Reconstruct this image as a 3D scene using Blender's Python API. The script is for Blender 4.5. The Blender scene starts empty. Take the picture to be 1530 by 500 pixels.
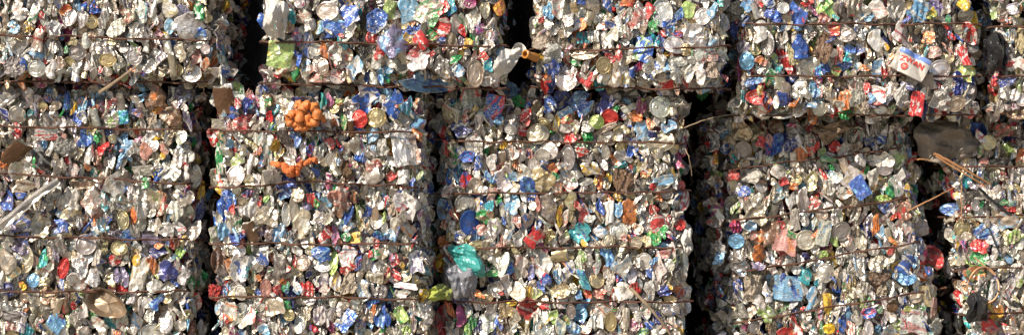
import bpy, math, random
import numpy as np
from mathutils import Matrix, Vector, Euler

# ------------------------------------------------------------------ camera, sky, sun, exposure
SC = bpy.context.scene
COL = SC.collection
CAM_D, CAM_Z, PX = 8.0, 0.885, 0.003          # distance to the wall plane y=0, height, metres per photo pixel on it
cam = bpy.data.objects.new('camera', bpy.data.cameras.new('camera'))
COL.objects.link(cam)
cam.location = (0, -CAM_D, CAM_Z)
cam.rotation_euler = (math.radians(90), 0, 0)
cam.data.sensor_width = 36
cam.data.lens = 36 / (2 * 765 * PX / CAM_D)
cam.data.clip_end = 2000
SC.camera = cam

SUN_DIR = Vector((0.55, 0.56, -0.61)).normalized()      # the way the light travels
elev = math.asin(-SUN_DIR.z)
azim = math.atan2(-SUN_DIR.x, -SUN_DIR.y)               # compass angle of the sun, from +y towards +x
world = bpy.data.worlds.new('World'); SC.world = world; world.use_nodes = True
wn = world.node_tree
sky = wn.nodes.new('ShaderNodeTexSky'); sky.sky_type = 'NISHITA'; sky.sun_disc = False
sky.sun_elevation = elev; sky.sun_rotation = azim
wn.links.new(sky.outputs[0], wn.nodes['Background'].inputs[0])
wn.nodes['Background'].inputs[1].default_value = 0.07
sl = bpy.data.lights.new('sun', 'SUN'); sl.energy = 5.0; sl.angle = math.radians(0.5); sl.color = (1.0, 0.88, 0.74)
sun = bpy.data.objects.new('sun', sl); COL.objects.link(sun)
sun.rotation_euler = SUN_DIR.to_track_quat('-Z', 'Y').to_euler()
sun.location = (-5, -8, 8)
SC.view_settings.view_transform = 'Standard'; SC.view_settings.look = 'None'
SC.view_settings.exposure = 0.47; SC.view_settings.gamma = 1.0
SC.cycles.max_bounces = 6
rng = np.random.default_rng(11)
R = random.Random(5)

def at(px, py, y=0.0):
    k = PX * (CAM_D + y) / CAM_D
    return Vector(((px - 765) * k, y, CAM_Z + (250 - py) * k))
def pxs(y): return PX * (CAM_D + y) / CAM_D

# ------------------------------------------------------------------ materials
class NT:
    def __init__(s, name):
        s.m = bpy.data.materials.new(name); s.m.use_nodes = True
        s.t = s.m.node_tree; s.p = s.t.nodes['Principled BSDF']; s.out = s.t.nodes['Material Output']
    def n(s, typ, **kw):
        nd = s.t.nodes.new('ShaderNode' + typ)
        for k, v in kw.items():
            if k.startswith('i_'):
                key = k[2:]
                nd.inputs[int(key) if key.isdigit() else key].default_value = v
            else: setattr(nd, k, v)
        return nd
    def l(s, a, b): s.t.links.new(a, b)
    def math(s, op, a, b=None, c=None):
        nd = s.n('Math', operation=op)
        for i, v in enumerate((a, b, c)):
            if v is None: continue
            if isinstance(v, (int, float)): nd.inputs[i].default_value = v
            else: s.l(v, nd.inputs[i])
        return nd.outputs[0]
    def step(s, v, lo, hi):
        nd = s.n('MapRange'); nd.interpolation_type = 'SMOOTHSTEP'
        s.l(v, nd.inputs[0]); nd.inputs[1].default_value = lo; nd.inputs[2].default_value = hi
        return nd.outputs[0]
    def mix(s, f, a, b):
        nd = s.n('Mix', data_type='RGBA')
        for v, k in ((f, 0), (a, 6), (b, 7)):
            if isinstance(v, (int, float)): nd.inputs[k].default_value = v
            elif isinstance(v, tuple): nd.inputs[k].default_value = v
            else: s.l(v, nd.inputs[k])
        return nd.outputs[2]
    def noise(s, vec, w, scale, detail=2, rough=.5, dist=0):
        nd = s.n('TexNoise', noise_dimensions='4D')
        s.l(vec, nd.inputs['Vector'])
        if w is not None: s.l(w, nd.inputs['W'])
        nd.inputs['Scale'].default_value = scale; nd.inputs['Detail'].default_value = detail
        nd.inputs['Roughness'].default_value = rough; nd.inputs['Distortion'].default_value = dist
        return nd.outputs['Fac']

def sources(T, joined):
    """local coordinates, seed, first and second colour: from the object, or from the mesh when the pieces are joined"""
    if joined:
        vec = T.n('Attribute', attribute_name='loc').outputs['Vector']
        a = T.n('Attribute', attribute_name='tint').outputs['Color']
        b = T.n('Attribute', attribute_name='tint2').outputs['Color']
        seed = T.n('Attribute', attribute_name='seed').outputs['Fac']
    else:
        vec = T.n('TexCoord').outputs['Object']
        a = T.n('ObjectInfo').outputs['Color']
        b = T.n('Attribute', attribute_type='OBJECT', attribute_name='ink').outputs['Color']
        seed = T.n('ObjectInfo').outputs['Random']
    w = T.math('MULTIPLY', seed, 97.0)
    return vec, w, a, b

def crumple_bump(T, vec, w, strength, scale=3.4):
    v = T.n('TexVoronoi', voronoi_dimensions='4D', feature='F1')
    T.l(vec, v.inputs['Vector']); T.l(w, v.inputs['W']); v.inputs['Scale'].default_value = scale
    n = T.noise(vec, w, 7.0, 3)
    h = T.math('ADD', v.outputs['Distance'], T.math('MULTIPLY', n, .6))
    b = T.n('Bump'); b.inputs['Strength'].default_value = strength; b.inputs['Distance'].default_value = .1
    T.l(h, b.inputs['Height']); T.l(b.outputs[0], T.p.inputs['Normal'])

def m_print(name, joined=False):
    T = NT(name); vec, w, a, b = sources(T, joined)
    # big fields of the second ink
    fields = T.step(T.noise(vec, w, 2.3, 2, .5, .9), .565, .585)
    sep = T.n('SeparateXYZ'); T.l(vec, sep.inputs[0])
    # band round the can, tilted differently on each one
    tilt = T.math('SINE', w)
    bc = T.math('ADD', sep.outputs[2], T.math('MULTIPLY', sep.outputs[0], tilt))
    bc = T.math('ADD', bc, T.math('MULTIPLY', T.noise(vec, w, 1.2, 0), .5))
    band = T.math('PINGPONG', T.math('ADD', T.math('MULTIPLY', bc, 1.6), w), .5)
    bandm = T.math('MULTIPLY', T.step(band, .40, .415), T.step(T.math('SINE', T.math('MULTIPLY', w, 3.7)), .1, .11))
    c1 = T.mix(T.math('MULTIPLY', fields, .85), a, b)
    c1 = T.mix(T.math('MULTIPLY', bandm, .8), c1, b)
    # small print: short broken strokes in rows
    mp = T.n('Mapping'); T.l(vec, mp.inputs[0]); mp.inputs['Scale'].default_value = (11, 5, 24)
    mp.inputs['Rotation'].default_value = (0, .3, 0)
    strokes = T.step(T.noise(mp.outputs[0], w, 1.0, 1), .55, .6)
    where = T.step(T.noise(vec, w, 2.6, 0), .44, .47)
    c2 = T.mix(T.math('MULTIPLY', T.math('MULTIPLY', strokes, where), .6), c1, T.mix(T.step(tilt, -.2, -.19), (.75, .72, .66, 1), (.07, .05, .08, 1)))
    # scuffed down to bare metal along the folds
    sc = T.step(T.noise(vec, w, 4.5, 6, .68, .6), .57, .66)
    c3 = T.mix(T.math('MULTIPLY', sc, .6), c2, (.62, .60, .56, 1))
    # dried drink and yard dust
    d = T.step(T.noise(vec, w, 2.7, 7, .68, .5), .46, .80)
    c4 = T.mix(T.math('MULTIPLY', d, .55), c3, (.15, .11, .07, 1))
    T.l(c4, T.p.inputs['Base Color'])
    if joined: T.l(T.math('ADD', .36, T.math('MULTIPLY', sc, .4)), T.p.inputs['Metallic'])
    else:
        bare = T.n('Attribute', attribute_type='OBJECT', attribute_name='bare').outputs['Fac']
        T.l(T.math('MAXIMUM', bare, T.math('MULTIPLY', sc, .75)), T.p.inputs['Metallic'])
    T.l(T.math('ADD', .17, T.math('MULTIPLY', T.noise(vec, w, 4.0, 3), .34)), T.p.inputs['Roughness'])
    crumple_bump(T, vec, w, .24)
    return T.m

def m_metal(name, joined=False):
    T = NT(name); vec, w, a, b = sources(T, joined)
    d = T.step(T.noise(vec, w, 2.6, 6, .65, .5), .45, .8)
    c = T.mix(T.math('MULTIPLY', d, .62), a, (.17, .12, .075, 1))
    r = T.step(T.noise(vec, w, 5.0, 4, .6), .66, .74)
    c = T.mix(T.math('MULTIPLY', r, .6), c, (.22, .085, .03, 1))
    T.l(c, T.p.inputs['Base Color'])
    T.p.inputs['Metallic'].default_value = .7
    T.l(T.math('ADD', .18, T.math('MULTIPLY', T.noise(vec, w, 3.0, 4), .36)), T.p.inputs['Roughness'])
    crumple_bump(T, vec, w, .2, 2.2)
    return T.m

def m_inner(name):      # the bare ends and insides of cans
    T = NT(name); vec, w, a, b = sources(T, False)
    d = T.step(T.noise(vec, w, 3.0, 5, .65), .45, .8)
    T.l(T.mix(T.math('MULTIPLY', d, .75), (.62, .59, .53, 1), (.16, .11, .07, 1)), T.p.inputs['Base Color'])
    T.p.inputs['Metallic'].default_value = .65
    T.p.inputs['Roughness'].default_value = .38
    crumple_bump(T, vec, w, .2)
    return T.m

def m_film(name, alpha=.55, soft=.45):
    T = NT(name); vec, w, a, b = sources(T, False)
    n = T.noise(vec, w, 3.5, 5, .6, .5)
    c = T.mix(T.math('MULTIPLY', T.step(n, .45, .75), .55), a, (.20, .16, .11, 1))
    T.l(c, T.p.inputs['Base Color'])
    T.p.inputs['Roughness'].default_value = .34
    T.p.inputs['Specular IOR Level'].default_value = .6
    T.l(T.math('ADD', alpha, T.math('MULTIPLY', n, soft)), T.p.inputs['Alpha'])
    crumple_bump(T, vec, w, .6, 5)
    return T.m

def m_plain(name, col, rough=.6, metal=0.0, stain=(.1, .07, .05), amount=.5, scale=6.0, bump=.3, dist=.02):
    T = NT(name)
    vec = T.n('TexCoord').outputs['Object']
    nd = T.n('TexNoise'); T.l(vec, nd.inputs['Vector']); nd.inputs['Scale'].default_value = scale
    nd.inputs['Detail'].default_value = 7; nd.inputs['Roughness'].default_value = .65
    f = T.step(nd.outputs['Fac'], .4, .75)
    T.l(T.mix(T.math('MULTIPLY', f, amount), (*col, 1), (*stain, 1)), T.p.inputs['Base Color'])
    T.p.inputs['Roughness'].default_value = rough; T.p.inputs['Metallic'].default_value = metal
    b = T.n('Bump'); b.inputs['Strength'].default_value = bump; b.inputs['Distance'].default_value = dist
    T.l(nd.outputs['Fac'], b.inputs['Height']); T.l(b.outputs[0], T.p.inputs['Normal'])
    return T.m

M = dict(
    print=m_print('printed_can'), metal=m_metal('tinplate'), inner=m_inner('bare_can_metal'), film=m_film('plastic_film'),
    deep=m_print('packed_print', True),
    core=m_plain('packed_scrap', (.06, .043, .03), .85, 0, (.015, .012, .01), .8, 14, 1, .05),
    wire=m_plain('rusty_wire', (.12, .055, .035), .75, .35, (.05, .025, .018), .7, 40, .4, .002),
    ground=m_plain('dusty_concrete', (.30, .27, .22), .9, 0, (.16, .13, .10), .7, 1.5, .4, .02),
    orange=m_plain('orange_plastic', (.66, .21, .05), .42, 0, (.26, .10, .04), .8, 30, .8, .012),
    orange_dull=m_plain('orange_resin', (.66, .17, .04), .6, 0, (.30, .07, .02), .6, 40, .8, .01),
    twig=m_plain('dry_wood', (.38, .19, .08), .7, 0, (.22, .09, .04), .6, 30, .6, .004),
    stick=m_plain('weathered_wood', (.30, .23, .15), .8, 0, (.12, .08, .05), .6, 25, .6, .004),
    strip=m_plain('dull_aluminium', (.58, .57, .55), .3, .6, (.24, .2, .16), .55, 9, .25, .01),
    tray=m_plain('dirty_foil', (.30, .23, .16), .42, .6, (.2, .14, .09), .7, 9, .5, .01),
    blackfilm=m_plain('black_plastic', (.02, .022, .025), .3, 0, (.05, .045, .04), .5, 12, .6, .02),
    greyfilm=m_plain('grey_sheeting', (.27, .23, .19), .5, 0, (.12, .095, .07), .7, 9, .9, .03),
    bag=m_plain('dirty_bag', (.34, .26, .18), .5, 0, (.14, .09, .05), .7, 9, .7, .02),
    white=m_plain('white_enamel', (.62, .59, .54), .42, .3, (.33, .26, .19), .6, 22, .6, .006),
    blue_ink=m_plain('blue_ink', (.12, .22, .55), .4, 0, (.3, .3, .4), .5, 14, .2, .004),
    red_ink=m_plain('red_ink', (.62, .05, .04), .4, 0, (.5, .3, .25), .4, 30, .1, .002),
    amber=m_plain('amber_plastic', (.46, .20, .04), .25, 0, (.35, .12, .02), .5, 30, .2, .004),
    loop=m_plain('copper_wire', (.62, .36, .20), .5, .3, (.3, .14, .07), .5, 30, .3, .002),
)

# ------------------------------------------------------------------ shapes of crushed things, in a unit box
V2 = np.array
def creases(x, z, n, amp, r):
    """height of sharp folds over a sheet"""
    y = np.zeros_like(x)
    for _ in range(n):
        a = r.uniform(0, math.pi); c = r.uniform(-.4, .4); wd = r.uniform(.1, .3); s = r.uniform(.35, 1) * amp * r.choice([-1, 1])
        t = np.abs(math.cos(a) * x + math.sin(a) * z - c) / wd
        y += s * np.clip(1 - t, 0, 1)
    return y
def lumps(x, z, n, amp, r, f=(3, 9)):
    y = np.zeros_like(x)
    for _ in range(n):
        k = r.uniform(*f); a = r.uniform(0, 6.3)
        y += amp / n * 2 * (1 - np.abs(np.sin(k * (math.cos(a) * x + math.sin(a) * z) + r.uniform(0, 6.3))) * 2)
    return y
def grid_faces(nu, nv, wrap=False, off=0, flip=False):
    F = []
    for j in range(nv - 1):
        for i in range(nu if wrap else nu - 1):
            i2 = (i + 1) % nu
            q = (off + j * nu + i, off + j * nu + i2, off + (j + 1) * nu + i2, off + (j + 1) * nu + i)
            F.append(q[::-1] if flip else q)
    return F
def shade(me, ang=32):
    me.polygons.foreach_set('use_smooth', [True] * len(me.polygons))
    me.set_sharp_from_angle(angle=math.radians(ang)); me.update()
def mesh(name, v, f, mats, mi=None, ang=32):
    me = bpy.data.meshes.new(name); me.from_pydata([tuple(map(float, p)) for p in v], [], f)
    for m in mats: me.materials.append(m)
    if mi is not None: me.polygons.foreach_set('material_index', mi)
    shade(me, ang); return me

def outline(u, v, r, sq):
    """unit square grid to an uneven rounded outline"""
    x = u * np.sqrt(1 - sq * v * v / 2); z = v * np.sqrt(1 - sq * u * u / 2)
    a = np.arctan2(z, x); rad = 1 + sum(r.uniform(-.07, .07) * np.sin(k * a + r.uniform(0, 6.3)) for k in (2, 3, 4, 5))
    return x * .5 * rad, z * .5 * rad
def shard(u, v, r, n):
    """square grid to an angular outline: what a few random cuts leave, corners slightly worn"""
    a = np.arctan2(v, u); rad = np.maximum(np.abs(u), np.abs(v))
    ph0 = r.uniform(0, 6.3); lim = np.full_like(a, 9.0)
    for k in range(n):
        ph = ph0 + (k + r.uniform(-.28, .28)) * 2 * math.pi / n; c = r.uniform(.36, .5)
        cs = np.cos(a - ph); lim = np.minimum(lim, np.where(cs > .15, c / np.maximum(cs, .15), 9))
    lim = np.minimum(lim, r.uniform(.52, .6)) * (1 + .05 * np.sin(3 * a + ph0) + .03 * np.sin(8 * a - ph0))
    return rad * lim * np.cos(a), rad * lim * np.sin(a)
def g_flat(r, film=False, carton=False, low=False):
    nu, nv = (17, 17) if film else (7, 8) if low else (13, 15)
    u, v = np.meshgrid(np.linspace(-1, 1, nu), np.linspace(-1, 1, nv))
    kind = r.random()
    if carton: x, z = outline(u, v, r, .12)
    elif kind < .35: x, z = outline(u, v, r, r.uniform(.3, .9))
    else: x, z = shard(u, v, r, r.randint(4, 7))
    a = r.uniform(-.5, .5); d = x * math.cos(a) + z * math.sin(a)
    y = r.uniform(-.1, .9) * d * d * (.3 if carton else 1)                    # rolled about one axis
    y += creases(x, z, 3 if carton else r.randint(3, 6), .05 if carton else .2, r)
    for _ in range(0 if carton or film else 2): y += r.uniform(-.05, .22) * np.exp(-((x - r.uniform(-.3, .3)) ** 2 + (z - r.uniform(-.35, .35)) ** 2) / r.uniform(.01, .05))
    if film: y += creases(x, z, 16, .16, r) + lumps(x, z, 5, .05, r, (9, 22))
    # one edge folded over
    if not carton and r.random() < .6:
        a = r.uniform(0, 6.3); t = np.clip(x * math.cos(a) + z * math.sin(a) - r.uniform(.2, .32), 0, 1)
        y += t * r.choice([-1.2, 1.5, 1.5]); x -= t * math.cos(a) * .5; z -= t * math.sin(a) * .5
    bend = r.uniform(-.35, .35) * (0.2 if carton else 1); x = x + bend * (z ** 2 - .1)
    x = x / np.ptp(x); z = z / np.ptp(z)
    P = [np.stack([x, y, z], -1).reshape(-1, 3)]
    F = grid_faces(nu, nv)
    ring = [i for i in range(nu)] + [j * nu + nu - 1 for j in range(1, nv)] + [(nv - 1) * nu + i for i in range(nu - 2, -1, -1)] + [j * nu for j in range(nv - 2, 0, -1)]
    # rolled edge, then the far side
    p = P[0][ring]; n = len(ring); off = nu * nv
    e = p.copy(); e[:, 1] += .05; e[:, [0, 2]] *= .995
    b = p.copy(); b[:, 1] += .16; b[:, [0, 2]] *= .8
    P += [e, b]
    last = ring
    for k in range(2):
        cur = [off + k * n + i for i in range(n)]
        F += [(last[i], cur[i], cur[(i + 1) % n], last[(i + 1) % n]) for i in range(n)]
        last = cur
    F.append(tuple(last[::-1]))
    mi = [0] * ((nu - 1) * (nv - 1)) + [0 if film or carton else 1] * (2 * n + 1)
    return np.concatenate(P), F, mi
def g_tube(r, ribs=False):
    """a whole can, squashed: wall (slot 0) and two stepped ends (slot 1)"""
    nu, nv = 18, 13 if ribs else 9
    th = np.linspace(0, 2 * math.pi, nu, endpoint=False)
    rows = []
    zs = np.linspace(-.5, .5, nv)
    sq = r.uniform(.45, .8); tw = r.uniform(-.5, .5); pinch = r.uniform(0, .4); ph = r.uniform(0, 6)
    ends = [(.93, .0), (.85, .0), (.80, .055), (.4, .065)]
    def ring(rad, z, zc):
        a = th + tw * zc
        rr = rad * (1 - (0 if ribs else pinch) * math.exp(-(zc * 5) ** 2) * (.6 + .4 * math.cos(ph)))
        x = .5 * rr * np.cos(a); y = .5 * rr * np.sin(a) * sq
        return np.stack([x, y, np.full(nu, z)], -1)
    for rad, dz in ends[::-1]: rows.append(ring(rad, -.5 + dz, -.5))
    for k, z in enumerate(zs):
        rad = (.97 + (.035 if k % 2 else 0)) if ribs and 0 < k < nv - 1 else (1 if 0 < k < nv - 1 else .96)
        rows.append(ring(rad, z, z))
    for rad, dz in ends: rows.append(ring(rad, .5 - dz, .5))
    P = np.concatenate(rows); n = len(rows)
    x, y, z = P.T.copy()
    y += creases(x, z, 5, .05 if ribs else .16, r) * np.where(y < 0, 1, .5)
    x += creases(z, y, 3, .03 if ribs else .1, r); z = z + creases(x, y, 3, .1, r) + r.uniform(-.25, .25) * x
    x += r.uniform(-.4, .4) * (z * z - .1)
    P = np.stack([x, y, z], -1); P[:, 0] /= max(1e-3, np.ptp(P[:, 0])); P[:, 2] /= np.ptp(P[:, 2])
    F = grid_faces(nu, n, True)
    F.append(tuple(range(nu))[::-1]); F.append(tuple(range((n - 1) * nu, n * nu)))
    e = len(ends); mi = []
    for j in range(n - 1): mi += [1 if j < e - 0 or j >= e + nv - 1 else 0] * nu
    return P, F, mi + [1, 1]
def g_lid(r):
    nu = 24; th = np.linspace(0, 2 * math.pi, nu, endpoint=False)
    deep = r.uniform(.05, .1)
    prof = [(.90, .10), (1, .03), (.98, -.05), (.93, -.055), (.89, deep * .7), (.74, deep * .7), (.70, deep * .3), (.56, deep * .3), (.52, deep * .6), (.30, deep * .55), (.12, deep * .5)]
    rows = [np.stack([.5 * a * np.cos(th), np.full(nu, b), .5 * a * np.sin(th)], -1) for a, b in prof]
    P = np.concatenate(rows); x, y, z = P.T.copy()
    mode = r.random()
    a = r.uniform(0, 6.3); d = math.cos(a) * x + math.sin(a) * z
    if mode < .55: y += r.uniform(-.35, .45) * d * d + creases(x, z, 1, .05, r)
    elif mode < .85: y += r.uniform(.3, .7) * np.clip(np.abs(d - r.uniform(-.2, .2)) - .05, 0, 1)
    else: y += .9 * np.clip(d - .08, 0, 1)
    y += lumps(x, z, 3, .02, r)
    P = np.stack([x, y, z], -1)
    F = grid_faces(nu, len(prof), True, 0, True); F.append(tuple((len(prof) - 1) * nu + i for i in range(nu)))
    return P, F, None
def g_sliver(r):
    """a torn side of a can seen nearly edge-on: a curled strip"""
    ns, nz = 7, 12
    s = np.linspace(-1, 1, ns); zz = np.linspace(-.5, .5, nz)
    curl = r.uniform(.5, 1.6) * r.choice([-1, 1]); cres = r.uniform(-.55, .55); ph = r.uniform(0, 6.3); wob = r.uniform(0, .22)
    S, Z = np.meshgrid(s, zz)
    taper = np.clip(1 - np.abs(2 * Z) ** 3, 0, 1) ** .5 * .85 + .15
    x = .42 * np.sin(S * .9) * taper + cres * (1 - 4 * Z * Z) * .5 + wob * np.sin(5 * Z + ph)
    y = -.28 * np.cos(S * curl) * taper + .3 * curl * .1 * S
    y = y + creases(S * .5, Z, 4, .1, r) + lumps(S * .3, Z, 3, .04, r, (8, 16))
    n = ns * nz
    A = np.stack([x, y, Z], -1).reshape(-1, 3); B = A.copy(); B[:, 1] += .07; B[:, 0] *= .97
    F = grid_faces(ns, nz) + grid_faces(ns, nz, False, n, True)
    mi = [0] * ((ns - 1) * (nz - 1)) + [1] * ((ns - 1) * (nz - 1))
    for j in range(nz - 1):
        F.append((j * ns, (j + 1) * ns, n + (j + 1) * ns, n + j * ns)); b = ns - 1
        F.append((j * ns + b, n + j * ns + b, n + (j + 1) * ns + b, (j + 1) * ns + b)); mi += [1, 1]
    for i in range(ns - 1):
        F.append((i, n + i, n + i + 1, i + 1)); k = (nz - 1) * ns
        F.append((k + i, k + i + 1, n + k + i + 1, n + k + i)); mi += [1, 1]
    P = np.concatenate([A, B]); P[:, 0] -= P[:, 0].mean(); P[:, 0] /= max(.7, np.ptp(P[:, 0]))
    return P, F, mi
def g_bottle(r):
    nu = 14; th = np.linspace(0, 2 * math.pi, nu, endpoint=False)
    prof = [(.2, -.5), (.46, -.48), (.5, -.44), (.47, -.3), (.5, -.22), (.46, -.1), (.5, 0), (.48, .12), (.36, .24), (.2, .34), (.16, .4), (.2, .405), (.2, .5), (.1, .5)]
    P = np.concatenate([np.stack([a * np.cos(th), a * .6 * np.sin(th), np.full(nu, b)], -1) for a, b in prof])
    x, y, z = P.T.copy()
    x += creases(z, y, 3, .12, r); y += creases(x, z, 4, .14, r); x += r.uniform(-.5, .5) * z * z
    P = np.stack([x, y, z], -1)
    F = grid_faces(nu, len(prof), True); F += [tuple(range(nu))[::-1], tuple((len(prof) - 1) * nu + i for i in range(nu))]
    return P, F, None

def bank(n, fn, name, mats, ang=32, **kw):
    out = []
    for i in range(n):
        P, F, mi = fn(random.Random(hash((name, i)) if False else i * 131 + len(name) * 17), **kw)
        out.append(mesh(name, P, F, mats, mi, ang))
    return out
BANK = {
    'F': bank(48, g_flat, 'flattened_can', [M['print'], M['inner']]),
    'C': bank(20, g_tube, 'crushed_can', [M['print'], M['inner']]),
    'T': bank(10, g_tube, 'ribbed_tin', [M['metal'], M['inner']], ribs=True),
    'L': bank(20, g_lid, 'can_lid', [M['metal']], 28),
    'S': bank(36, g_sliver, 'torn_can_side', [M['print'], M['inner']]),
    'K': bank(18, g_flat, 'crumpled_film', [M['film']], 30, film=True),
    'P': bank(8, g_flat, 'flat_pack', [M['print']], 32, carton=True),
    'B': bank(5, g_bottle, 'plastic_bottle', [M['print']], 45),
}
LOW = bank(14, g_flat, 'deep_can', [M['deep']], low=True)
NAME = dict(Z='metal_sliver', F='flattened_can', C='crushed_can', T='ribbed_tin', L='can_lid', S='torn_can_side', K='crumpled_film', P='flat_pack', B='plastic_bottle')
BANK['Z'] = BANK['S']
WORD = dict(F='flattened can', C='crushed can', T='ribbed tin', L='round can lid', S='torn can side', K='crumpled film', P='flat pack', B='plastic bottle')
DEPTH = dict(Z=.8, F=.5, C=.55, T=.5, L=.6, S=.8, K=.5, P=.5, B=.7)
HUE = dict(w=((.76, .735, .68), ''), be=((.55, .47, .36), ''), si=((.75, .71, .645), ''), gy=((.38, .36, .33), ''), gd=((.60, .51, .29), 'pale gold'),
           br=((.20, .11, .065), 'brown'), r=((.58, .035, .035), 'bright red'), pk=((.58, .29, .24), 'salmon pink'), o=((.68, .22, .06), 'orange'),
           y=((.76, .49, .04), 'yellow'), g=((.025, .30, .08), 'green'), lg=((.33, .47, .14), 'lime green'), te=((.03, .36, .40), 'turquoise'),
           b=((.035, .12, .46), 'blue'), lb=((.20, .43, .66), 'light blue'), nv=((.03, .045, .22), 'navy blue'), pu=((.21, .18, .30), 'purple'),
           mg=((.38, .07, .20), 'magenta'), bk=((.02, .02, .02), 'black'))

def pressed(outl, r, s, style):
    """a can pressed flat against its neighbours: the outline it was left (angle by angle, in metres), its own tilt, folds and rim"""
    n = len(outl); th = np.arange(n) * 2 * math.pi / n
    rings = [(1.0, .018), (1.0, .002), (.92, 0), (.78, 0), (.6, 0), (.4, 0), (.2, 0)]
    X = []; Y = []; Z = []
    sm = outl * .7 + .15 * (np.roll(outl, 1) + np.roll(outl, -1))
    W = max(np.ptp(outl * np.cos(th)), .004); H = max(np.ptp(outl * np.sin(th)), .004); S = math.sqrt(W * H)
    for k, (f, d) in enumerate(rings):
        o_ = outl if f > .9 else sm
        X.append(o_ * f * np.cos(th) * (1.0 if k else .96)); Z.append(o_ * f * np.sin(th) * (1.0 if k else .96)); Y.append(np.full(n, d))
    x = np.concatenate(X + [[0.0]]); z = np.concatenate(Z + [[0.0]]); y = np.concatenate(Y + [[0.0]])
    f = np.concatenate([np.full(n, k[0]) for k in rings] + [[0.0]])
    ux, uz = x / W, z / H
    prof = np.zeros_like(x)
    if style == 'round': prof = -S * r.uniform(.10, .26) * np.clip(1 - (2 * ux) ** 2, 0, 1)            # the side of a can
    elif style == 'dish': prof = S * r.uniform(.05, .16) * np.clip(1 - f / .85, 0, 1) ** .5 - .004 * (f > .75) * (f < .97)
    elif style == 'roof':                                                                            # folded along a line
        a = r.gauss(0, .5); prof = S * r.uniform(-.45, .45) * np.abs(ux * math.cos(a) + uz * math.sin(a) - r.uniform(-.2, .2))
    elif style == 'scroll': prof = S * r.uniform(-.3, .3) * np.sin(ux * r.uniform(3, 6) + r.uniform(0, 6.3)) * .6
    elif style == 'pleat':                                                                           # crushed into side by side folds
        q = ux * r.uniform(2.2, 5.0) + r.uniform(-.9, .9) * uz + r.uniform(-1.6, 1.6) * uz * uz + r.random()
        prof = S * r.uniform(.10, .2) * (np.abs((q % 1.0) - .5) * 2 - .5)
    prof = prof + S * creases(ux, uz, r.randint(1, 4), r.uniform(.04, .15), r)
    if r.random() < .35: prof = prof + S * .02 * np.abs(np.sin(uz * r.uniform(12, 26) + ux * r.uniform(-8, 8)) )
    prof *= np.where(f > .97, .75, 1)
    y = y + prof + r.gauss(0, .27) * x + r.gauss(0, .22) * z
    P = np.stack([x / W, y / S, z / H], -1)
    F = grid_faces(n, len(rings), True, 0, True); c = n * len(rings); b = (len(rings) - 1) * n
    F += [(b + (i + 1) % n, b + i, c) for i in range(n)]
    mi = [1] * n + [0] * (len(F) - n)
    return P, F, mi, (W, S, H)

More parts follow.
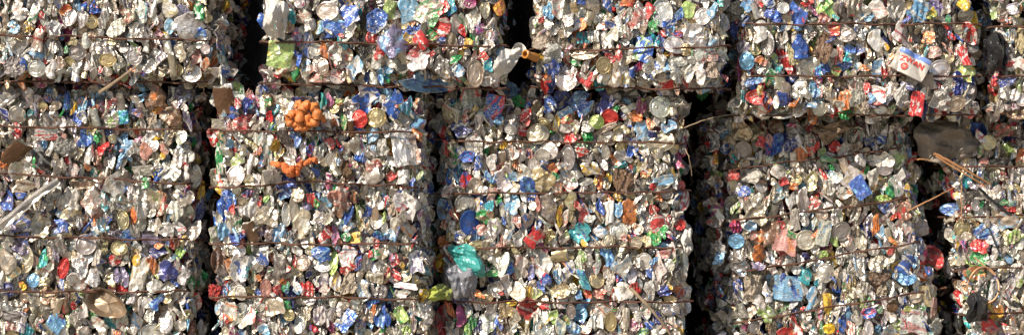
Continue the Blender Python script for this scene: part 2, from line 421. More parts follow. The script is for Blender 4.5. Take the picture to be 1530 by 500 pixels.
# what the photograph shows on the faces: x, y, width, height in photo pixels, colours, kind and turn
FEATS = """
25 17 25 25 w/pk F;60 22 9 44 r S;65 46 11 16 r F;20 40 14 20 lb/w F;45 42 14 18 be/y;78 44 20 20 gy/w F;105 27 18 26 w L20;98 15 14 16 o/r;122 27 14 30 w F20;137 32 20 20 gd L;137 12 22 18 b/o F;118 10 12 24 lb/be F;155 30 14 26 w S;175 42 26 24 w F;192 28 16 26 be/pk F
58 62 18 32 be C;30 70 20 28 gy C;15 70 14 18 w F;78 68 16 20 w F;99 74 7 11 g B;108 62 14 16 gd K;116 78 25 25 gy L;55 82 16 16 lb/w F;67 90 7 12 r;105 97 20 26 gd L;92 96 11 26 be S;54 103 26 24 w L;20 100 30 28 gy/w K;35 100 8 20 b S;78 103 14 22 w S;157 75 27 27 gy/be F20;161 90 26 20 gd L;197 85 20 24 w F;178 97 12 20 w F;150 104 6 8 r;4 92 8 10 r;129 62 10 18 w F
201 86 22 24 si L;225 88 22 34 gy F;243 82 14 30 w S;243 107 12 18 be L;257 95 10 34 be T;268 80 18 26 be F;282 40 36 32 w F;297 15 15 32 g B;298 48 16 16 b/lb F;310 25 9 24 gd S;254 12 22 22 w/gd F;210 20 16 34 w S;228 15 12 30 w S;255 40 14 18 lb/w;248 52 9 10 y;236 51 12 10 pk;212 50 16 26 gy F;297 66 10 14 w L;307 73 14 16 w L;287 110 27 27 si L;308 97 8 24 o/be S;204 103 20 10 o;212 108 10 8 b;275 20 20 22 pu/w F;338 25 14 20 gd;345 75 14 24 gy S;335 105 20 28 b/lb;333 95 8 10 r;342 110 8 8 lb
434 27 12 20 te F;453 25 18 16 w/pk;489 17 34 28 si L;463 38 18 18 gy T;480 42 14 18 lb/y;497 45 34 26 b/lb F;510 55 16 8 r;522 22 26 28 b/w F;540 18 10 30 te/r;520 48 20 26 w F;563 33 26 28 b/w F;545 25 10 46 bk K;542 70 12 40 bk K;557 57 14 16 r/w;575 50 12 26 w/b;418 82 36 38 lg/y P8;421 108 22 12 r;445 80 10 38 b/w F;460 72 14 40 w/b F;482 77 14 24 o/pk F;498 80 22 30 w/r F;470 100 20 20 pk;482 100 18 24 be L;478 114 34 14 pk F;531 102 20 30 lb/w C;515 82 18 20 be;442 110 10 20 g;562 95 14 16 w P;570 80 20 18 r/w F;572 113 12 26 lb/b F30;505 112 18 20 w F
583 15 18 30 lg/gd C;608 17 26 30 lb/w F20;640 18 34 38 be/g P25;618 45 26 14 b/gy F;665 12 18 24 r F;675 12 16 22 te/b;702 5 14 12 mg;704 30 20 34 si/w F;745 10 14 22 o/y;722 12 14 24 gd;588 60 34 46 pu/lb F;612 58 14 18 y;645 52 14 14 g;660 42 20 24 r F15;690 48 10 20 r;690 63 8 18 pu;628 63 20 24 r/gy F;700 64 9 30 y/o S;709 58 10 24 g/w;660 62 10 10 b;625 88 30 30 w/r F;645 82 14 12 r;674 72 14 34 be S;660 100 20 26 gy F;684 105 16 20 lb/w F;640 123 60 22 lb/b C90;710 110 24 40 be L;722 84 14 10 r;730 100 10 22 te/b S;725 70 20 20 w F;575 85 12 20 w/o;600 100 20 22 gy K;575 115 12 20 g/b;690 118 8 12 g;683 118 10 14 r;725 118 24 16 w F
803 40 18 22 be C;808 30 10 10 r;812 62 30 34 be K20;821 15 14 26 lb/w F;838 15 24 36 w/pk F;858 12 12 20 gd;848 30 22 16 w F;871 35 9 22 o S;863 38 12 22 w S;870 3 14 8 b;882 10 20 30 gy/be F;908 8 10 24 b/w;937 4 20 12 o/r;900 40 14 12 w/r;912 38 20 8 b;870 58 18 16 te/r;849 47 14 14 w;873 78 44 28 be L;887 55 14 24 w F;915 52 18 18 w F;935 48 18 20 w/pk F;950 35 16 24 pk/r F;845 112 26 34 si F;823 112 20 38 b/nv F;860 95 14 14 g;868 112 20 18 r/w F;880 122 12 26 r C30;893 126 18 14 te/g;912 90 14 24 r/w F;902 98 22 26 gd L;925 80 8 24 r S;920 112 20 28 be C;935 115 10 24 gd S;940 90 20 20 be F;945 105 8 20 b S;828 80 24 30 w K;812 88 12 14 y/g
974 15 14 28 r F;958 25 16 34 w/pk F;990 20 30 44 w/si L;1000 36 22 16 b/w;1013 25 12 24 b/lb F;1030 15 18 20 lg/gd F;1040 18 10 20 pk;1050 25 22 26 w L15;1064 15 12 22 lb/w F;963 70 28 46 b/lg P20;976 40 16 20 g;980 58 10 20 te/b;990 50 10 16 r;1012 50 16 10 r/b;1035 55 32 38 gy/lb F20;1008 67 32 28 w L;1068 42 12 38 be/w F;1057 50 9 24 gd S;1013 92 28 16 gy L;978 98 26 36 si F;1010 108 18 28 gy/w F;1028 105 14 34 w F10;1043 107 16 36 w/be F;1050 80 20 20 w F;1065 85 14 16 pk/w;1065 102 20 30 be K;994 83 8 8 y;1083 115 8 16 r;1077 5 10 12 te;1093 18 26 32 w K;1118 10 18 20 lb/w F;1135 5 10 12 r;1105 45 22 22 nv/b F;1137 50 20 28 w F;1112 70 14 18 pu;1116 92 22 26 lb/w L;1138 92 16 12 o/pk;1145 70 16 26 gy F;1127 123 22 14 lb/b F
1154 26 20 20 b/nv;1150 5 14 12 b;1170 12 18 18 w L;1192 20 18 32 b/r F;1182 20 8 8 r;1206 4 14 10 r;1215 18 10 18 mg;1235 12 24 26 lg/g F;1230 27 16 14 pk F;1248 25 10 10 te;1260 20 14 24 gy/pu F;1278 10 32 20 be F;1315 15 26 24 w F;1296 25 14 12 lb/gy;1306 28 10 8 pk;1293 13 14 20 gy/be S;1333 20 14 34 w/si S;1195 42 14 8 lb;1146 65 24 38 gy L;1172 90 16 48 r/w F-8;1195 70 22 34 b/nv B;1230 70 28 50 br/pu K;1245 45 18 16 r/o F;1245 55 8 10 b;1210 75 6 8 y;1264 52 26 22 gy/w L;1207 98 26 30 w/be F;1228 105 18 18 b/te;1250 105 12 14 lg;1262 98 18 14 b/w;1253 85 10 22 pk S;1285 72 14 20 w/b;1293 75 14 32 be/br F;1272 75 14 20 b/lb;1310 60 20 30 w F;1310 100 14 34 lb/w F;1322 105 8 20 r;1325 70 8 10 y;1332 85 10 8 o;1293 101 16 8 o;1278 103 16 20 be F;1157 86 8 14 lg/b;1152 118 14 22 g;1165 124 18 18 be/gy T
1340 15 26 44 w/si K;1372 17 26 28 lb/w F;1355 30 8 18 b/mg;1402 12 20 30 pu/nv F;1440 8 14 14 y F;1395 18 20 18 lg/y F;1443 24 22 22 gy L;1417 30 8 12 g;1405 55 16 56 bk K-15;1417 52 16 24 r/lb F;1387 56 18 18 o/br P;1445 55 20 32 r/w F;1452 70 20 20 gy/r L;1345 58 20 38 w F;1395 80 16 16 pk/w;1405 105 34 30 w L;1442 105 20 30 lg/y F-15;1384 122 26 24 gy T;1437 125 22 34 nv/b F;1423 125 16 26 w F;1480 30 44 24 gy/lb F;1500 32 26 10 br;1520 95 26 20 w F;1510 95 12 10 r;1515 10 14 20 w F;1510 52 12 20 be;1502 122 30 14 nv/b;1490 122 12 20 r/nv;1525 60 14 40 gd/gy K;1478 5 14 14 nv
10 145 28 16 w F30;42 148 22 26 gy/be F;25 173 25 28 si L;75 140 8 16 lb S;90 138 14 14 br;70 148 10 10 b/o;55 155 16 20 w F;46 168 8 14 te;74 177 36 28 gy/br F;83 160 14 14 be;99 160 8 38 b/te S;110 165 7 34 y/br S;116 178 10 22 b;122 178 12 20 w/b;121 156 16 16 lb/pk;118 130 14 18 b;128 137 14 18 br;143 140 20 20 be F;141 165 14 14 o/br;168 156 20 14 pk/r F20;165 180 24 20 gy P;185 175 16 22 te/b;194 165 10 24 pu/te;69 200 32 18 w P;95 218 34 26 gy/be K;25 228 30 42 br T30;40 222 10 52 bk S30;62 237 30 26 bk/gy F;5 240 14 22 o/bk K;53 240 10 18 g B;127 210 16 30 b/lb F;118 225 14 22 be;145 210 10 14 g;152 222 22 12 r/w F-40;183 218 26 36 lb/b F;181 224 7 8 r;172 225 8 10 lg;168 206 12 12 gd;133 230 10 28 w S;110 228 12 24 be S;102 240 8 12 r;145 235 10 20 br
195 170 8 20 b;205 170 14 20 pk/b;232 148 24 36 br/o F-20;236 162 16 12 o/y F20;228 175 18 26 be K;255 175 24 22 br/be F;272 145 22 28 gy/pu F;280 180 9 42 pu/w S;292 210 12 26 pu/w F;270 205 22 22 w L;222 205 18 18 w F;200 225 14 30 w S;218 225 14 22 pk/o;245 222 12 16 pk/be;243 234 7 9 y;268 235 14 24 w/gy F;283 230 12 24 w S;293 238 10 22 w S;192 235 8 22 lb S;335 150 30 46 br T-10;328 185 22 14 be P;350 135 22 18 lg/gy F;349 170 12 22 b F15;355 155 8 14 r;345 190 10 14 pk/be;364 185 22 26 r/pk F;372 160 14 24 nv/b F;377 158 8 16 te;383 155 10 26 mg F;328 237 12 44 g B;347 215 14 12 lb;355 240 16 20 lg/w F;365 225 16 18 be;384 210 8 24 w S;385 227 10 20 pk/o
410 135 18 20 w K;395 132 16 12 b;402 153 14 14 g;403 175 9 14 r;409 190 12 22 lg F;412 167 8 10 te;433 163 16 18 w/gd F;450 138 18 16 gd L;430 132 14 14 r/w;467 140 14 14 lb/w;472 155 6 10 w;482 155 10 24 te/g F;493 150 9 26 mg/r F;507 138 22 20 gy F;523 138 20 12 o/r;508 152 12 10 lg;513 175 9 30 g/gd F;525 190 10 28 br T;537 178 24 26 r/w L;538 190 16 10 b;562 176 27 29 gd L;548 148 32 32 b/w F40;572 145 22 24 lb/b F30;423 208 18 36 gy/be K;442 204 12 24 b/lb F;498 183 14 14 o/be;490 178 16 22 w/be;492 215 14 14 r;464 222 10 20 b;510 222 8 12 b;478 225 14 24 w F;525 218 24 26 be/w F;570 222 20 26 w K;557 222 10 8 lb;540 238 16 18 b/lb;548 242 12 20 w F20;562 244 14 16 pk/r;505 240 10 18 lb/w;395 215 16 26 w F;432 240 20 14 gy P
577 145 18 22 lb/b;587 157 22 34 b/w F;591 158 9 9 r;607 160 14 30 lb/te F;580 190 14 28 gy/w F;604 214 36 66 si P;624 165 10 20 mg/br;672 168 16 28 gd F;660 140 20 14 nv;705 150 26 40 w/r F10;711 163 8 12 y;697 177 8 12 r;738 160 26 36 b/r P10;730 138 12 14 r/g;752 150 10 18 r;760 135 20 18 lb/gy F;763 193 18 16 w L;708 215 26 28 w L;752 217 10 10 y;730 210 14 20 be;765 227 14 20 w/o;690 192 30 20 nv F;665 198 14 14 r;672 225 14 28 r/w F;685 225 14 20 gy/b;700 235 20 14 b;715 243 14 20 b/w;735 240 12 24 w S;743 180 20 10 lb
775 152 20 18 g K;765 178 20 34 gy/w F;765 195 16 14 w L;784 172 20 16 r F;787 182 12 12 r;782 195 12 14 r;803 200 32 30 be L;812 190 22 28 gd L;788 158 8 10 b;821 158 16 24 b/w F;840 150 20 24 nv/b F;845 168 18 16 lb/w F;848 178 24 12 lg F;831 185 7 28 y S;842 192 18 14 w F;867 155 28 28 b/lb F;872 152 13 13 r/w L;905 152 26 30 nv/w F;911 175 25 24 r L;892 182 21 21 lg/te L;862 185 8 30 gy S15;878 190 14 18 gy/w F;940 145 34 24 gy T70;942 162 22 14 w F;953 157 10 18 mg;950 173 20 14 o/gd F;928 195 20 30 gd F;930 200 14 6 r;910 205 20 18 gy F;852 207 14 18 r/w;862 203 10 10 pk;878 202 14 16 g/w;905 192 34 9 be K-25;820 225 28 26 w L;810 233 22 24 w L;868 218 18 6 g;868 228 20 12 r/w F;849 235 22 38 gy L;875 240 26 22 gy/w K;905 228 12 22 w L;928 220 22 16 gd L;947 220 12 32 b F20;932 235 22 20 gy/w F;929 245 12 10 te;888 225 14 14 gy/w;770 232 12 18 w/pk
987 160 33 32 w L;980 157 10 18 gy;957 158 14 22 mg/br F-20;952 172 12 14 o/y;1003 148 10 10 b;972 185 10 18 o/be;962 195 20 28 lb/gy F;975 200 14 12 nv;1000 190 18 16 lb/gy;985 212 46 30 be L-8;1015 180 10 20 br/gd;1050 140 14 20 g K;1027 210 10 18 lb;1083 200 14 16 lb;1085 222 14 12 b;1055 213 20 8 lb;1040 235 20 20 br;1060 195 26 16 be;1125 180 20 14 o/w K;1108 195 26 30 gd/br F;1110 225 26 30 gy L;1137 212 14 16 r/w;1147 220 10 20 b;1130 148 24 20 r/b F;1125 128 14 12 b L;1145 150 14 22 o/r F;1113 150 8 22 te/gy;1104 155 7 14 y;1130 200 16 22 gd F
1171 132 20 22 be T20;1168 148 32 22 b/nv C80;1190 142 14 24 gy/lb F;1197 125 18 14 w L;1219 135 14 26 lb/b F;1147 155 14 20 r/o;1172 166 34 16 si F;1193 163 14 18 w F30;1240 138 14 30 be F;1225 163 22 22 w/be L;1265 150 16 24 o/be F-15;1247 165 10 18 r/o;1263 168 18 16 g F;1278 145 14 22 w F;1302 150 10 22 lb/b F;1310 142 22 22 w F40;1316 164 18 12 w L;1295 130 7 22 r/w S;1275 128 10 14 pk;1262 187 20 18 gy L;1210 212 14 20 w/r F;1217 222 12 20 r/w F20;1197 228 22 18 o/be F;1228 226 9 11 lg;1158 220 16 32 b/lb F20;1180 215 20 28 nv/gy F;1187 195 24 24 gy/te L;1160 190 16 20 br;1150 210 10 16 pk;1248 220 14 14 r;1262 223 18 16 w F40;1243 238 36 10 g B90;1280 220 16 14 br/be;1285 238 14 22 w F;1310 192 14 20 gy F;1317 208 14 12 b;1300 212 12 16 gy/b;1320 238 24 24 w/gy F;1295 195 10 10 gy;1332 190 8 16 w F40
1350 145 24 30 w/be K;1358 130 18 14 nv/w F40;1370 155 20 36 r/w P12;1403 148 32 30 w/gd K;1430 155 28 22 be/pk L-40;1453 163 14 14 gy/w F;1400 130 8 12 r;1477 213 22 22 gd/gy L;1487 183 10 26 r/g F;1508 220 18 20 lg/gd K;1485 132 14 22 r/br F;1515 142 20 12 w/be S60;1520 165 26 20 br/gd F;1503 140 14 20 gy F;1340 235 18 26 w/lg F;1355 230 10 16 lb;1470 240 10 10 pk/r;1500 195 24 20 br;1495 245 30 14 bk
78 295 12 52 gy F30;105 300 24 32 w/gy F;138 305 26 52 be/pk F15;158 300 16 32 gy/te F;175 275 26 34 w/be F20;185 302 20 22 gy/w F;147 320 12 16 pk/w;184 328 17 30 gd/w L;192 352 17 14 b/lb F;108 325 26 24 gy/gd F;91 319 10 10 lb;93 338 22 22 b/pu;100 347 18 14 gd/w T70;120 338 8 24 pu/w S;58 340 36 32 be/w F;32 330 22 20 be F40;20 343 20 14 pu/b;35 355 14 20 pu/b F;10 302 16 28 b/pu F;32 292 16 8 b;37 280 28 18 be/br F;125 275 30 14 br/be F;150 338 20 22 lb/w F;172 350 14 14 pu/w;128 365 30 30 w L;178 370 25 22 gd L;85 368 22 22 gy F;30 370 20 20 pu/gy;62 255 12 10 r;54 249 9 9 g;28 255 20 22 be F;45 252 14 18 w F;110 253 16 18 w F;7 250 14 8 o
213 255 28 16 w P;218 273 12 18 g;237 262 12 18 b/w;254 255 24 24 w/gy F;287 262 20 28 w/gy F;275 247 8 8 r;301 283 12 26 y/gd S;300 320 14 40 b/nv F;209 300 24 42 gy/be F;232 300 18 38 be F;243 315 10 38 br/r S15;243 290 8 20 o/be;273 295 24 22 be F;264 318 22 28 w F;258 323 6 12 y;286 310 8 12 r/br;211 333 14 24 gy L;247 345 18 22 w/gy F;225 355 26 28 pu/bk F30;240 367 16 10 o/r;262 362 16 16 br/r;285 340 22 28 be/gy F;293 325 10 22 lb/w;267 340 20 14 w F;352 262 26 30 w/lg L;372 270 16 18 gd/w F;338 305 20 40 b/lb F;346 312 8 16 r/w;335 343 14 26 lb/pu F;355 353 22 22 b/nv F;361 350 11 14 r;375 345 18 32 br T-15;372 315 14 32 w/gy F20;385 302 10 18 r/w;372 290 16 10 nv;385 332 12 26 be F
405 265 38 26 w C90;428 272 25 20 nv/b F;427 292 16 20 nv/lb F;445 290 20 24 be/w L;397 298 8 14 lg/g;384 303 10 14 r/w;396 322 38 28 be/w P;428 320 14 36 w L;440 316 14 46 w/gy L-10;393 345 26 24 be F;415 348 18 28 lb/w F;434 350 10 36 w/lb S20;452 335 24 36 be/w F;475 325 26 24 gy/te L;474 343 18 18 gy/b F;466 297 11 20 r/o F;473 302 8 14 g;488 300 12 18 lb/w;460 308 10 12 pu;492 263 10 12 mg;493 275 10 14 mg/pk;500 282 8 10 g;515 255 22 30 br K;507 300 26 32 pk/gy F;517 320 14 26 b/lg F25;505 315 12 20 br;537 310 9 60 lg S;528 300 7 44 br/o S;560 320 12 26 be/w L15;562 330 20 24 w L;558 295 20 28 gy/w F;558 265 36 24 w/be T60;552 250 14 16 pk/w;563 250 14 16 pk/r;487 352 15 22 r F15;501 352 9 24 mg/pu F;519 353 14 12 g/w;530 355 16 18 y/o P;508 362 8 8 o;567 353 14 14 b/te;563 360 8 18 r;520 338 18 12 be F;493 325 10 30 w S;472 255 8 16 b
585 262 14 16 r/br;602 265 18 24 w/gy C;614 272 9 20 b/pu;588 288 12 14 gy T;605 300 26 24 w/r F;620 305 18 42 w/gy F;595 330 16 32 w/be F;575 340 10 16 w L;612 345 20 22 gy/o F30;583 353 14 16 lb/w;617 360 12 8 pu/w;676 265 14 22 b/te F;696 268 12 22 r/b F15;713 248 10 16 nv/b;732 268 14 30 lb/b F;736 275 11 9 lg;738 256 8 10 pk;757 270 28 36 w/lb F20;711 278 16 20 be;673 283 10 12 w;662 260 14 28 gy/lb F;695 305 30 30 gy/lb L;690 312 22 10 w/lb;706 300 6 26 r S10;702 332 30 36 b/te L;697 340 17 14 r/pk;728 305 14 18 te/lb F;722 325 17 18 g/pk F40;717 342 14 14 pk/w;732 320 8 12 o;740 342 18 28 gy/lg F;745 300 8 50 g S-15;758 322 14 50 w/b S-12;753 330 6 22 b S;665 312 18 28 lb/gy F;690 350 20 10 b;712 366 24 14 gd/lg L;665 360 16 14 o/br;750 362 16 16 pk/be;712 300 8 30 w S
767 275 14 22 w F;787 258 24 22 w/be F;812 265 26 32 gd/w F;826 252 11 12 o/r;830 262 10 10 g;832 280 16 16 be/o F;853 275 16 18 w/pk F;856 268 9 6 g;843 284 12 8 r;884 252 32 20 si C90;875 272 20 10 gy;870 282 12 18 w F;885 280 14 16 w/r;899 272 14 20 o/r F;890 273 6 18 y S;792 278 22 28 b/lb F;795 295 14 10 b;908 265 14 26 gy S;930 272 28 40 br/pu K;928 247 16 8 te/g;942 257 12 12 nv;950 275 14 32 bk/gy F;940 315 20 32 o/br F;815 315 22 48 gy/be F;833 300 14 26 be/w F;852 302 18 24 gd F;870 312 17 32 r/pk F;878 312 10 16 lb/r;835 325 11 34 y/o F20;844 328 10 24 w F20;788 325 14 30 gy/b F15;780 310 10 20 w/lb;805 305 8 26 pk S;766 307 16 24 lb/w F;772 330 10 18 pk/w;897 310 10 26 b F;912 298 8 26 o/pk;922 312 12 20 lb/w F;880 325 16 10 w;895 345 24 12 w/lb F30;867 348 24 24 te F;873 362 9 9 y;887 355 12 24 lb/b F15;798 355 24 26 r/pk F;804 360 12 10 w/r;775 352 18 24 w F;820 355 16 20 gd/br F;843 355 12 20 gy F;925 345 26 26 w/gd L;910 360 18 24 be L20;933 355 10 10 pk;938 355 8 8 o;950 362 20 20 be/gd L
965 258 14 16 gd/r F30;976 278 10 14 r;993 268 28 16 lb/w F;985 280 26 10 w F;1018 278 8 12 r/pk;1022 298 12 24 w/r F;1028 305 9 9 o/y;977 313 10 20 r/mg F;982 335 22 20 r F;1016 335 16 17 r/w L;996 330 10 24 gy S;975 352 18 22 g/lg F;1000 353 8 24 mg/r S;1008 355 9 20 b/w F;963 358 14 24 gd/gy F;990 348 10 26 g/w S20;985 366 22 8 lb;1083 290 26 42 gy/r F;1085 298 14 16 r;1112 287 14 14 b/w;1115 295 6 10 r;1095 262 16 14 r/pk;1060 265 24 20 nv;1060 328 20 18 w/g;1100 338 16 14 mg/r;1100 360 24 22 lb/gy L;1120 338 16 14 lb/w;1130 320 28 28 be/w F30;1125 262 28 24 w K;1137 278 19 20 si L;1130 300 18 26 w F;1147 295 10 24 pk/be;1137 357 14 18 o/be;1125 350 10 20 pk
1150 295 22 32 be/gd F;1165 290 20 30 gy/lb F-15;1172 270 12 16 r F;1163 258 18 18 w/be F;1186 278 13 12 o/w;1186 300 12 32 w/gy F;1200 298 14 28 w/be F;1218 303 17 16 r/w F;1222 293 10 10 r/g;1212 270 14 26 gd/be F;1248 265 16 24 w/lb F;1240 278 14 20 w/gy F;1242 250 8 8 g;1275 267 30 30 w/gd P30;1285 280 22 32 b/lb P-30;1260 290 22 16 w/o;1272 310 24 44 be/gy K;1294 255 8 18 g S30;1306 265 16 26 w/gy F;1323 253 24 18 w L;1330 285 10 20 g/te;1320 297 20 9 lg/r;1310 340 12 76 o/br S-14;1323 312 20 20 b/gy F30;1332 312 8 14 w;1335 325 8 16 r/o;1188 328 14 34 w/gy C;1165 337 16 12 r;1178 335 12 20 be/w F;1203 330 12 16 gy/w L;1175 360 34 36 pk/o P18;1183 350 16 9 g P25;1204 358 30 30 si L;1150 345 20 42 br/gy F;1218 350 8 32 o/r S;1231 348 20 38 w/lb P8;1229 360 12 12 lg;1228 320 18 18 be L;1257 345 27 30 gy/w L;1270 355 8 16 pk;1285 358 16 28 be/gy F;1300 340 12 36 gy/nv S;1312 352 14 38 lb/gy F
1340 270 20 36 w/g F;1354 287 8 20 y/lg F;1352 255 8 26 gy S;1352 315 18 22 br/r F;1372 340 28 28 si K;1420 275 18 20 w F;1432 290 10 14 w/y;1442 298 8 8 r;1449 308 12 10 r;1423 313 26 14 b/lb F;1450 295 20 20 gy/w K;1467 305 8 8 g;1480 292 14 12 w F;1500 303 12 8 g;1514 304 12 8 g;1512 313 14 9 r;1440 318 22 6 gy;1438 341 24 24 gd/w L;1470 345 28 16 b/lb F;1465 365 22 20 r/mg F;1500 332 30 24 be F;1515 352 20 18 lg/be F;1485 358 16 18 w F;1335 360 10 18 o/y
12 388 22 36 be/gy S;40 388 20 38 be L;65 388 10 36 te/g S15;95 400 16 32 r/w L15;82 380 8 26 pu/w S;72 400 12 26 w S15;126 388 26 42 gy/w C;18 410 20 28 gd/te F;33 427 10 10 y;50 418 18 20 lb/w L;66 420 16 14 gd;115 420 22 22 w/pk F;137 415 18 26 w/be F;100 425 10 14 gd;72 435 24 28 br/gd F;57 455 18 38 be/gy F-25;97 455 9 30 br/r F;110 455 8 10 r;122 439 12 6 lg;175 412 12 30 pu S30;170 390 14 14 r/w;150 392 10 10 b;165 420 14 20 gd/be;186 412 10 38 pu/nv S;183 430 16 18 r/pk L;10 430 20 20 nv/gy;15 455 26 12 gy/w F;20 472 42 12 gy/bk F;15 488 16 14 pk/w;38 492 18 14 te/lb F;62 490 8 20 b F;85 483 22 26 lb/b F20;90 473 6 8 r;100 480 8 28 lg S10;112 480 14 34 w S15;125 470 10 34 w S;148 485 24 22 w/pk F;165 482 14 26 te/gd F;180 480 18 24 w/pk F;175 496 10 10 o;138 470 10 8 g
205 388 12 16 y/be;208 410 24 54 w/gd C;227 395 12 28 o/pk F-15;235 378 26 14 nv/w F-20;257 385 10 14 lb F;250 404 24 26 nv/pu F;249 403 9 9 r/w;268 402 14 26 w S15;270 375 10 22 lg S30;228 425 24 16 w F30;250 430 18 16 gy F;262 422 10 10 b;275 410 14 34 w/gy S25;285 422 10 14 g;235 450 18 20 b/lb F;247 480 22 36 w/gd L;265 465 12 36 w S10;278 470 8 38 lb/w S;287 465 8 42 w S-8;205 478 12 36 w S12;222 475 10 32 w S15;198 472 8 10 y;232 496 44 26 w L;303 485 12 26 gy F;355 400 20 52 w S25;370 400 10 42 w S20;322 436 18 24 r/pk K;340 435 10 18 lb;359 437 18 24 si L;345 413 22 8 gd;330 388 20 32 br/gy F;345 465 16 26 w F;355 480 12 32 w/gd S25;368 475 20 28 w F;378 455 14 20 gy F;385 435 8 14 b;363 495 12 10 lb;388 390 6 16 b
393 388 18 14 b P40;417 398 20 38 gy/w C;452 392 21 24 be/gy L;441 390 6 16 r;480 380 27 20 b/lb F;483 396 27 20 w L;498 393 14 36 lg/w L;480 414 18 24 w F;520 383 22 26 w/r F;520 402 20 14 r F;535 395 8 22 b;545 392 14 26 gy S;555 380 8 12 r;562 380 14 18 g/w F30;520 425 24 32 be/gy K;540 432 24 26 w/lb F;502 425 14 36 w F;472 420 9 32 w/nv S;485 432 13 14 w P30;458 432 14 26 r/br F;445 430 12 16 w F25;423 420 10 10 o K;414 435 14 17 r/pk F;426 432 9 20 g;397 430 16 28 pk/w L;387 418 10 12 o/be;560 415 20 20 be F;568 435 16 16 gy/w F;410 460 26 26 be/w F;432 470 16 18 gd/be L;430 455 12 12 g/w;393 492 18 14 lb/w F30;408 490 14 18 w F;448 482 18 32 w/gy L;468 490 16 10 r/b;478 470 16 22 w F;492 470 11 34 w S12;518 478 20 34 b/w P35;523 455 8 26 o/r S;508 487 22 20 w F35;558 452 14 18 b/lb F;557 458 8 22 o/br S;572 470 18 34 b/lb F;548 470 18 26 be/gy F;541 482 8 14 b
590 390 10 18 r;592 410 14 14 r/w;601 395 6 14 y S-30;622 390 20 34 w/pu P-8;645 400 8 32 r/br S;605 426 38 9 w P;600 440 24 16 w/pk F;577 470 12 42 b/lb F;600 470 18 22 lg/g F;607 487 16 26 lg/w F;630 470 16 38 w F15;585 495 14 14 gd/w;718 440 15 14 o/be F;740 433 18 22 gy/nv F;748 438 8 6 r;755 420 12 44 w S-15;763 405 10 20 b/lb F20;752 395 14 38 w/be L15;735 408 22 7 g S90;667 482 22 40 r/br F;672 463 9 26 o S-20;690 482 12 42 mg/r F;703 488 12 32 g/lg S;714 490 10 30 nv;729 480 26 32 w/lg F;735 465 16 24 w F;747 483 8 18 b;755 468 20 28 gd/br F-20;765 452 12 6 y;690 450 18 14 nv/gy
782 392 16 26 w/pk F;794 407 9 26 pu/b F;812 390 28 38 w/pk F;837 382 28 18 gd/br T80;848 403 16 28 w F;868 390 14 26 lg/w F;880 388 12 22 gy L;892 395 10 26 w/r F;907 382 17 22 lb/b F;871 415 14 36 te/b C-15;892 418 22 24 gd/gy L;928 402 24 34 w/lb F;925 413 16 10 b/r F-20;945 410 14 28 w L;955 390 12 20 gy L;790 437 14 22 y/gd F;803 438 12 16 lg/gd;812 422 18 22 b/r F;838 433 29 28 gd/te L;856 430 12 18 gy L;865 440 10 14 lb;878 440 9 14 r/o;895 440 18 14 pk/r F;908 430 14 16 w/pk;930 435 26 24 w/gy F-20;950 430 14 14 r/br;773 435 22 22 be/w F;790 460 26 26 r/w F;815 457 14 10 r;827 470 11 22 lg/g F;810 490 27 27 si L;838 485 12 26 w/lb F;853 465 14 24 gy/gd L;870 465 18 36 lb/b F20;860 487 18 22 lb/w F;885 485 10 30 w S15;900 465 20 22 w/o F30;895 482 10 28 w F;912 480 18 30 gd L;922 470 22 30 w/pk F;920 474 11 10 r;918 463 8 8 g;945 460 20 22 gy/gd L;950 485 13 20 mg F20;770 480 14 36 be/w S-15
963 390 23 26 w/gd L;978 388 10 16 lb F40;970 410 8 26 b S;985 405 16 32 w/be F;999 396 17 19 si L;992 380 18 10 pk/mg;990 414 15 15 lg/g F;1006 390 7 22 lg S;1020 385 12 42 w S;1018 412 12 26 w S15;992 435 16 14 nv/b F;1000 430 8 8 y;995 445 28 10 gd/br F15;970 435 12 26 w F;963 465 14 20 w/r F;981 475 10 30 nv/gy F-15;970 482 12 14 b;960 495 16 12 lg/te;1003 460 26 18 si C85;1005 480 12 18 w/o;1015 488 8 28 y/w S;995 493 14 14 w/r;952 486 12 14 mg;1052 392 10 12 gy;1070 425 9 28 b S;1101 428 12 24 b F;1125 430 28 38 be/gy K;1132 380 16 26 o/br F;1132 396 16 12 pu/nv;1147 385 10 22 w;1147 440 12 28 w/b F;1118 470 16 26 be/br F20;1143 465 18 20 lg/w F;1105 400 20 20 gy/lb;1082 428 12 14 gy
1150 387 12 26 w/lb F;1170 375 26 14 pk/r F;1165 388 12 10 pk;1205 382 10 10 nv;1230 380 20 9 lg/g F;1178 430 42 36 lb/b P5;1171 428 14 32 b/nv F8;1147 437 12 28 w F8;1234 408 26 29 si L;1251 405 8 52 be S;1258 382 14 20 w/gy F;1268 385 12 18 gy F;1203 410 16 24 te/gy F-30;1265 425 9 24 gd/g S20;1285 410 12 42 gy/lb S;1295 425 14 26 w/gy F;1315 395 26 20 be F;1315 415 32 20 br/be K;1318 435 16 16 be K;1320 397 6 9 y;1328 390 12 42 w/gy F;1237 455 12 32 y/o B180;1239 490 17 16 y/o L;1215 450 18 38 lb/w F12;1200 460 6 11 r;1187 450 10 22 w F;1170 455 24 20 be F;1150 470 18 20 lg/w F;1298 467 17 12 b F-20;1315 462 9 9 g;1333 458 17 15 br/be L;1272 488 12 18 pk F20;1258 485 9 24 b/gy F;1190 490 13 34 r/w F-10;1175 496 22 12 r/o;1210 490 15 28 gy/te F-15;1298 490 14 24 w L;1330 495 22 16 w F;1248 460 9 40 be S-20
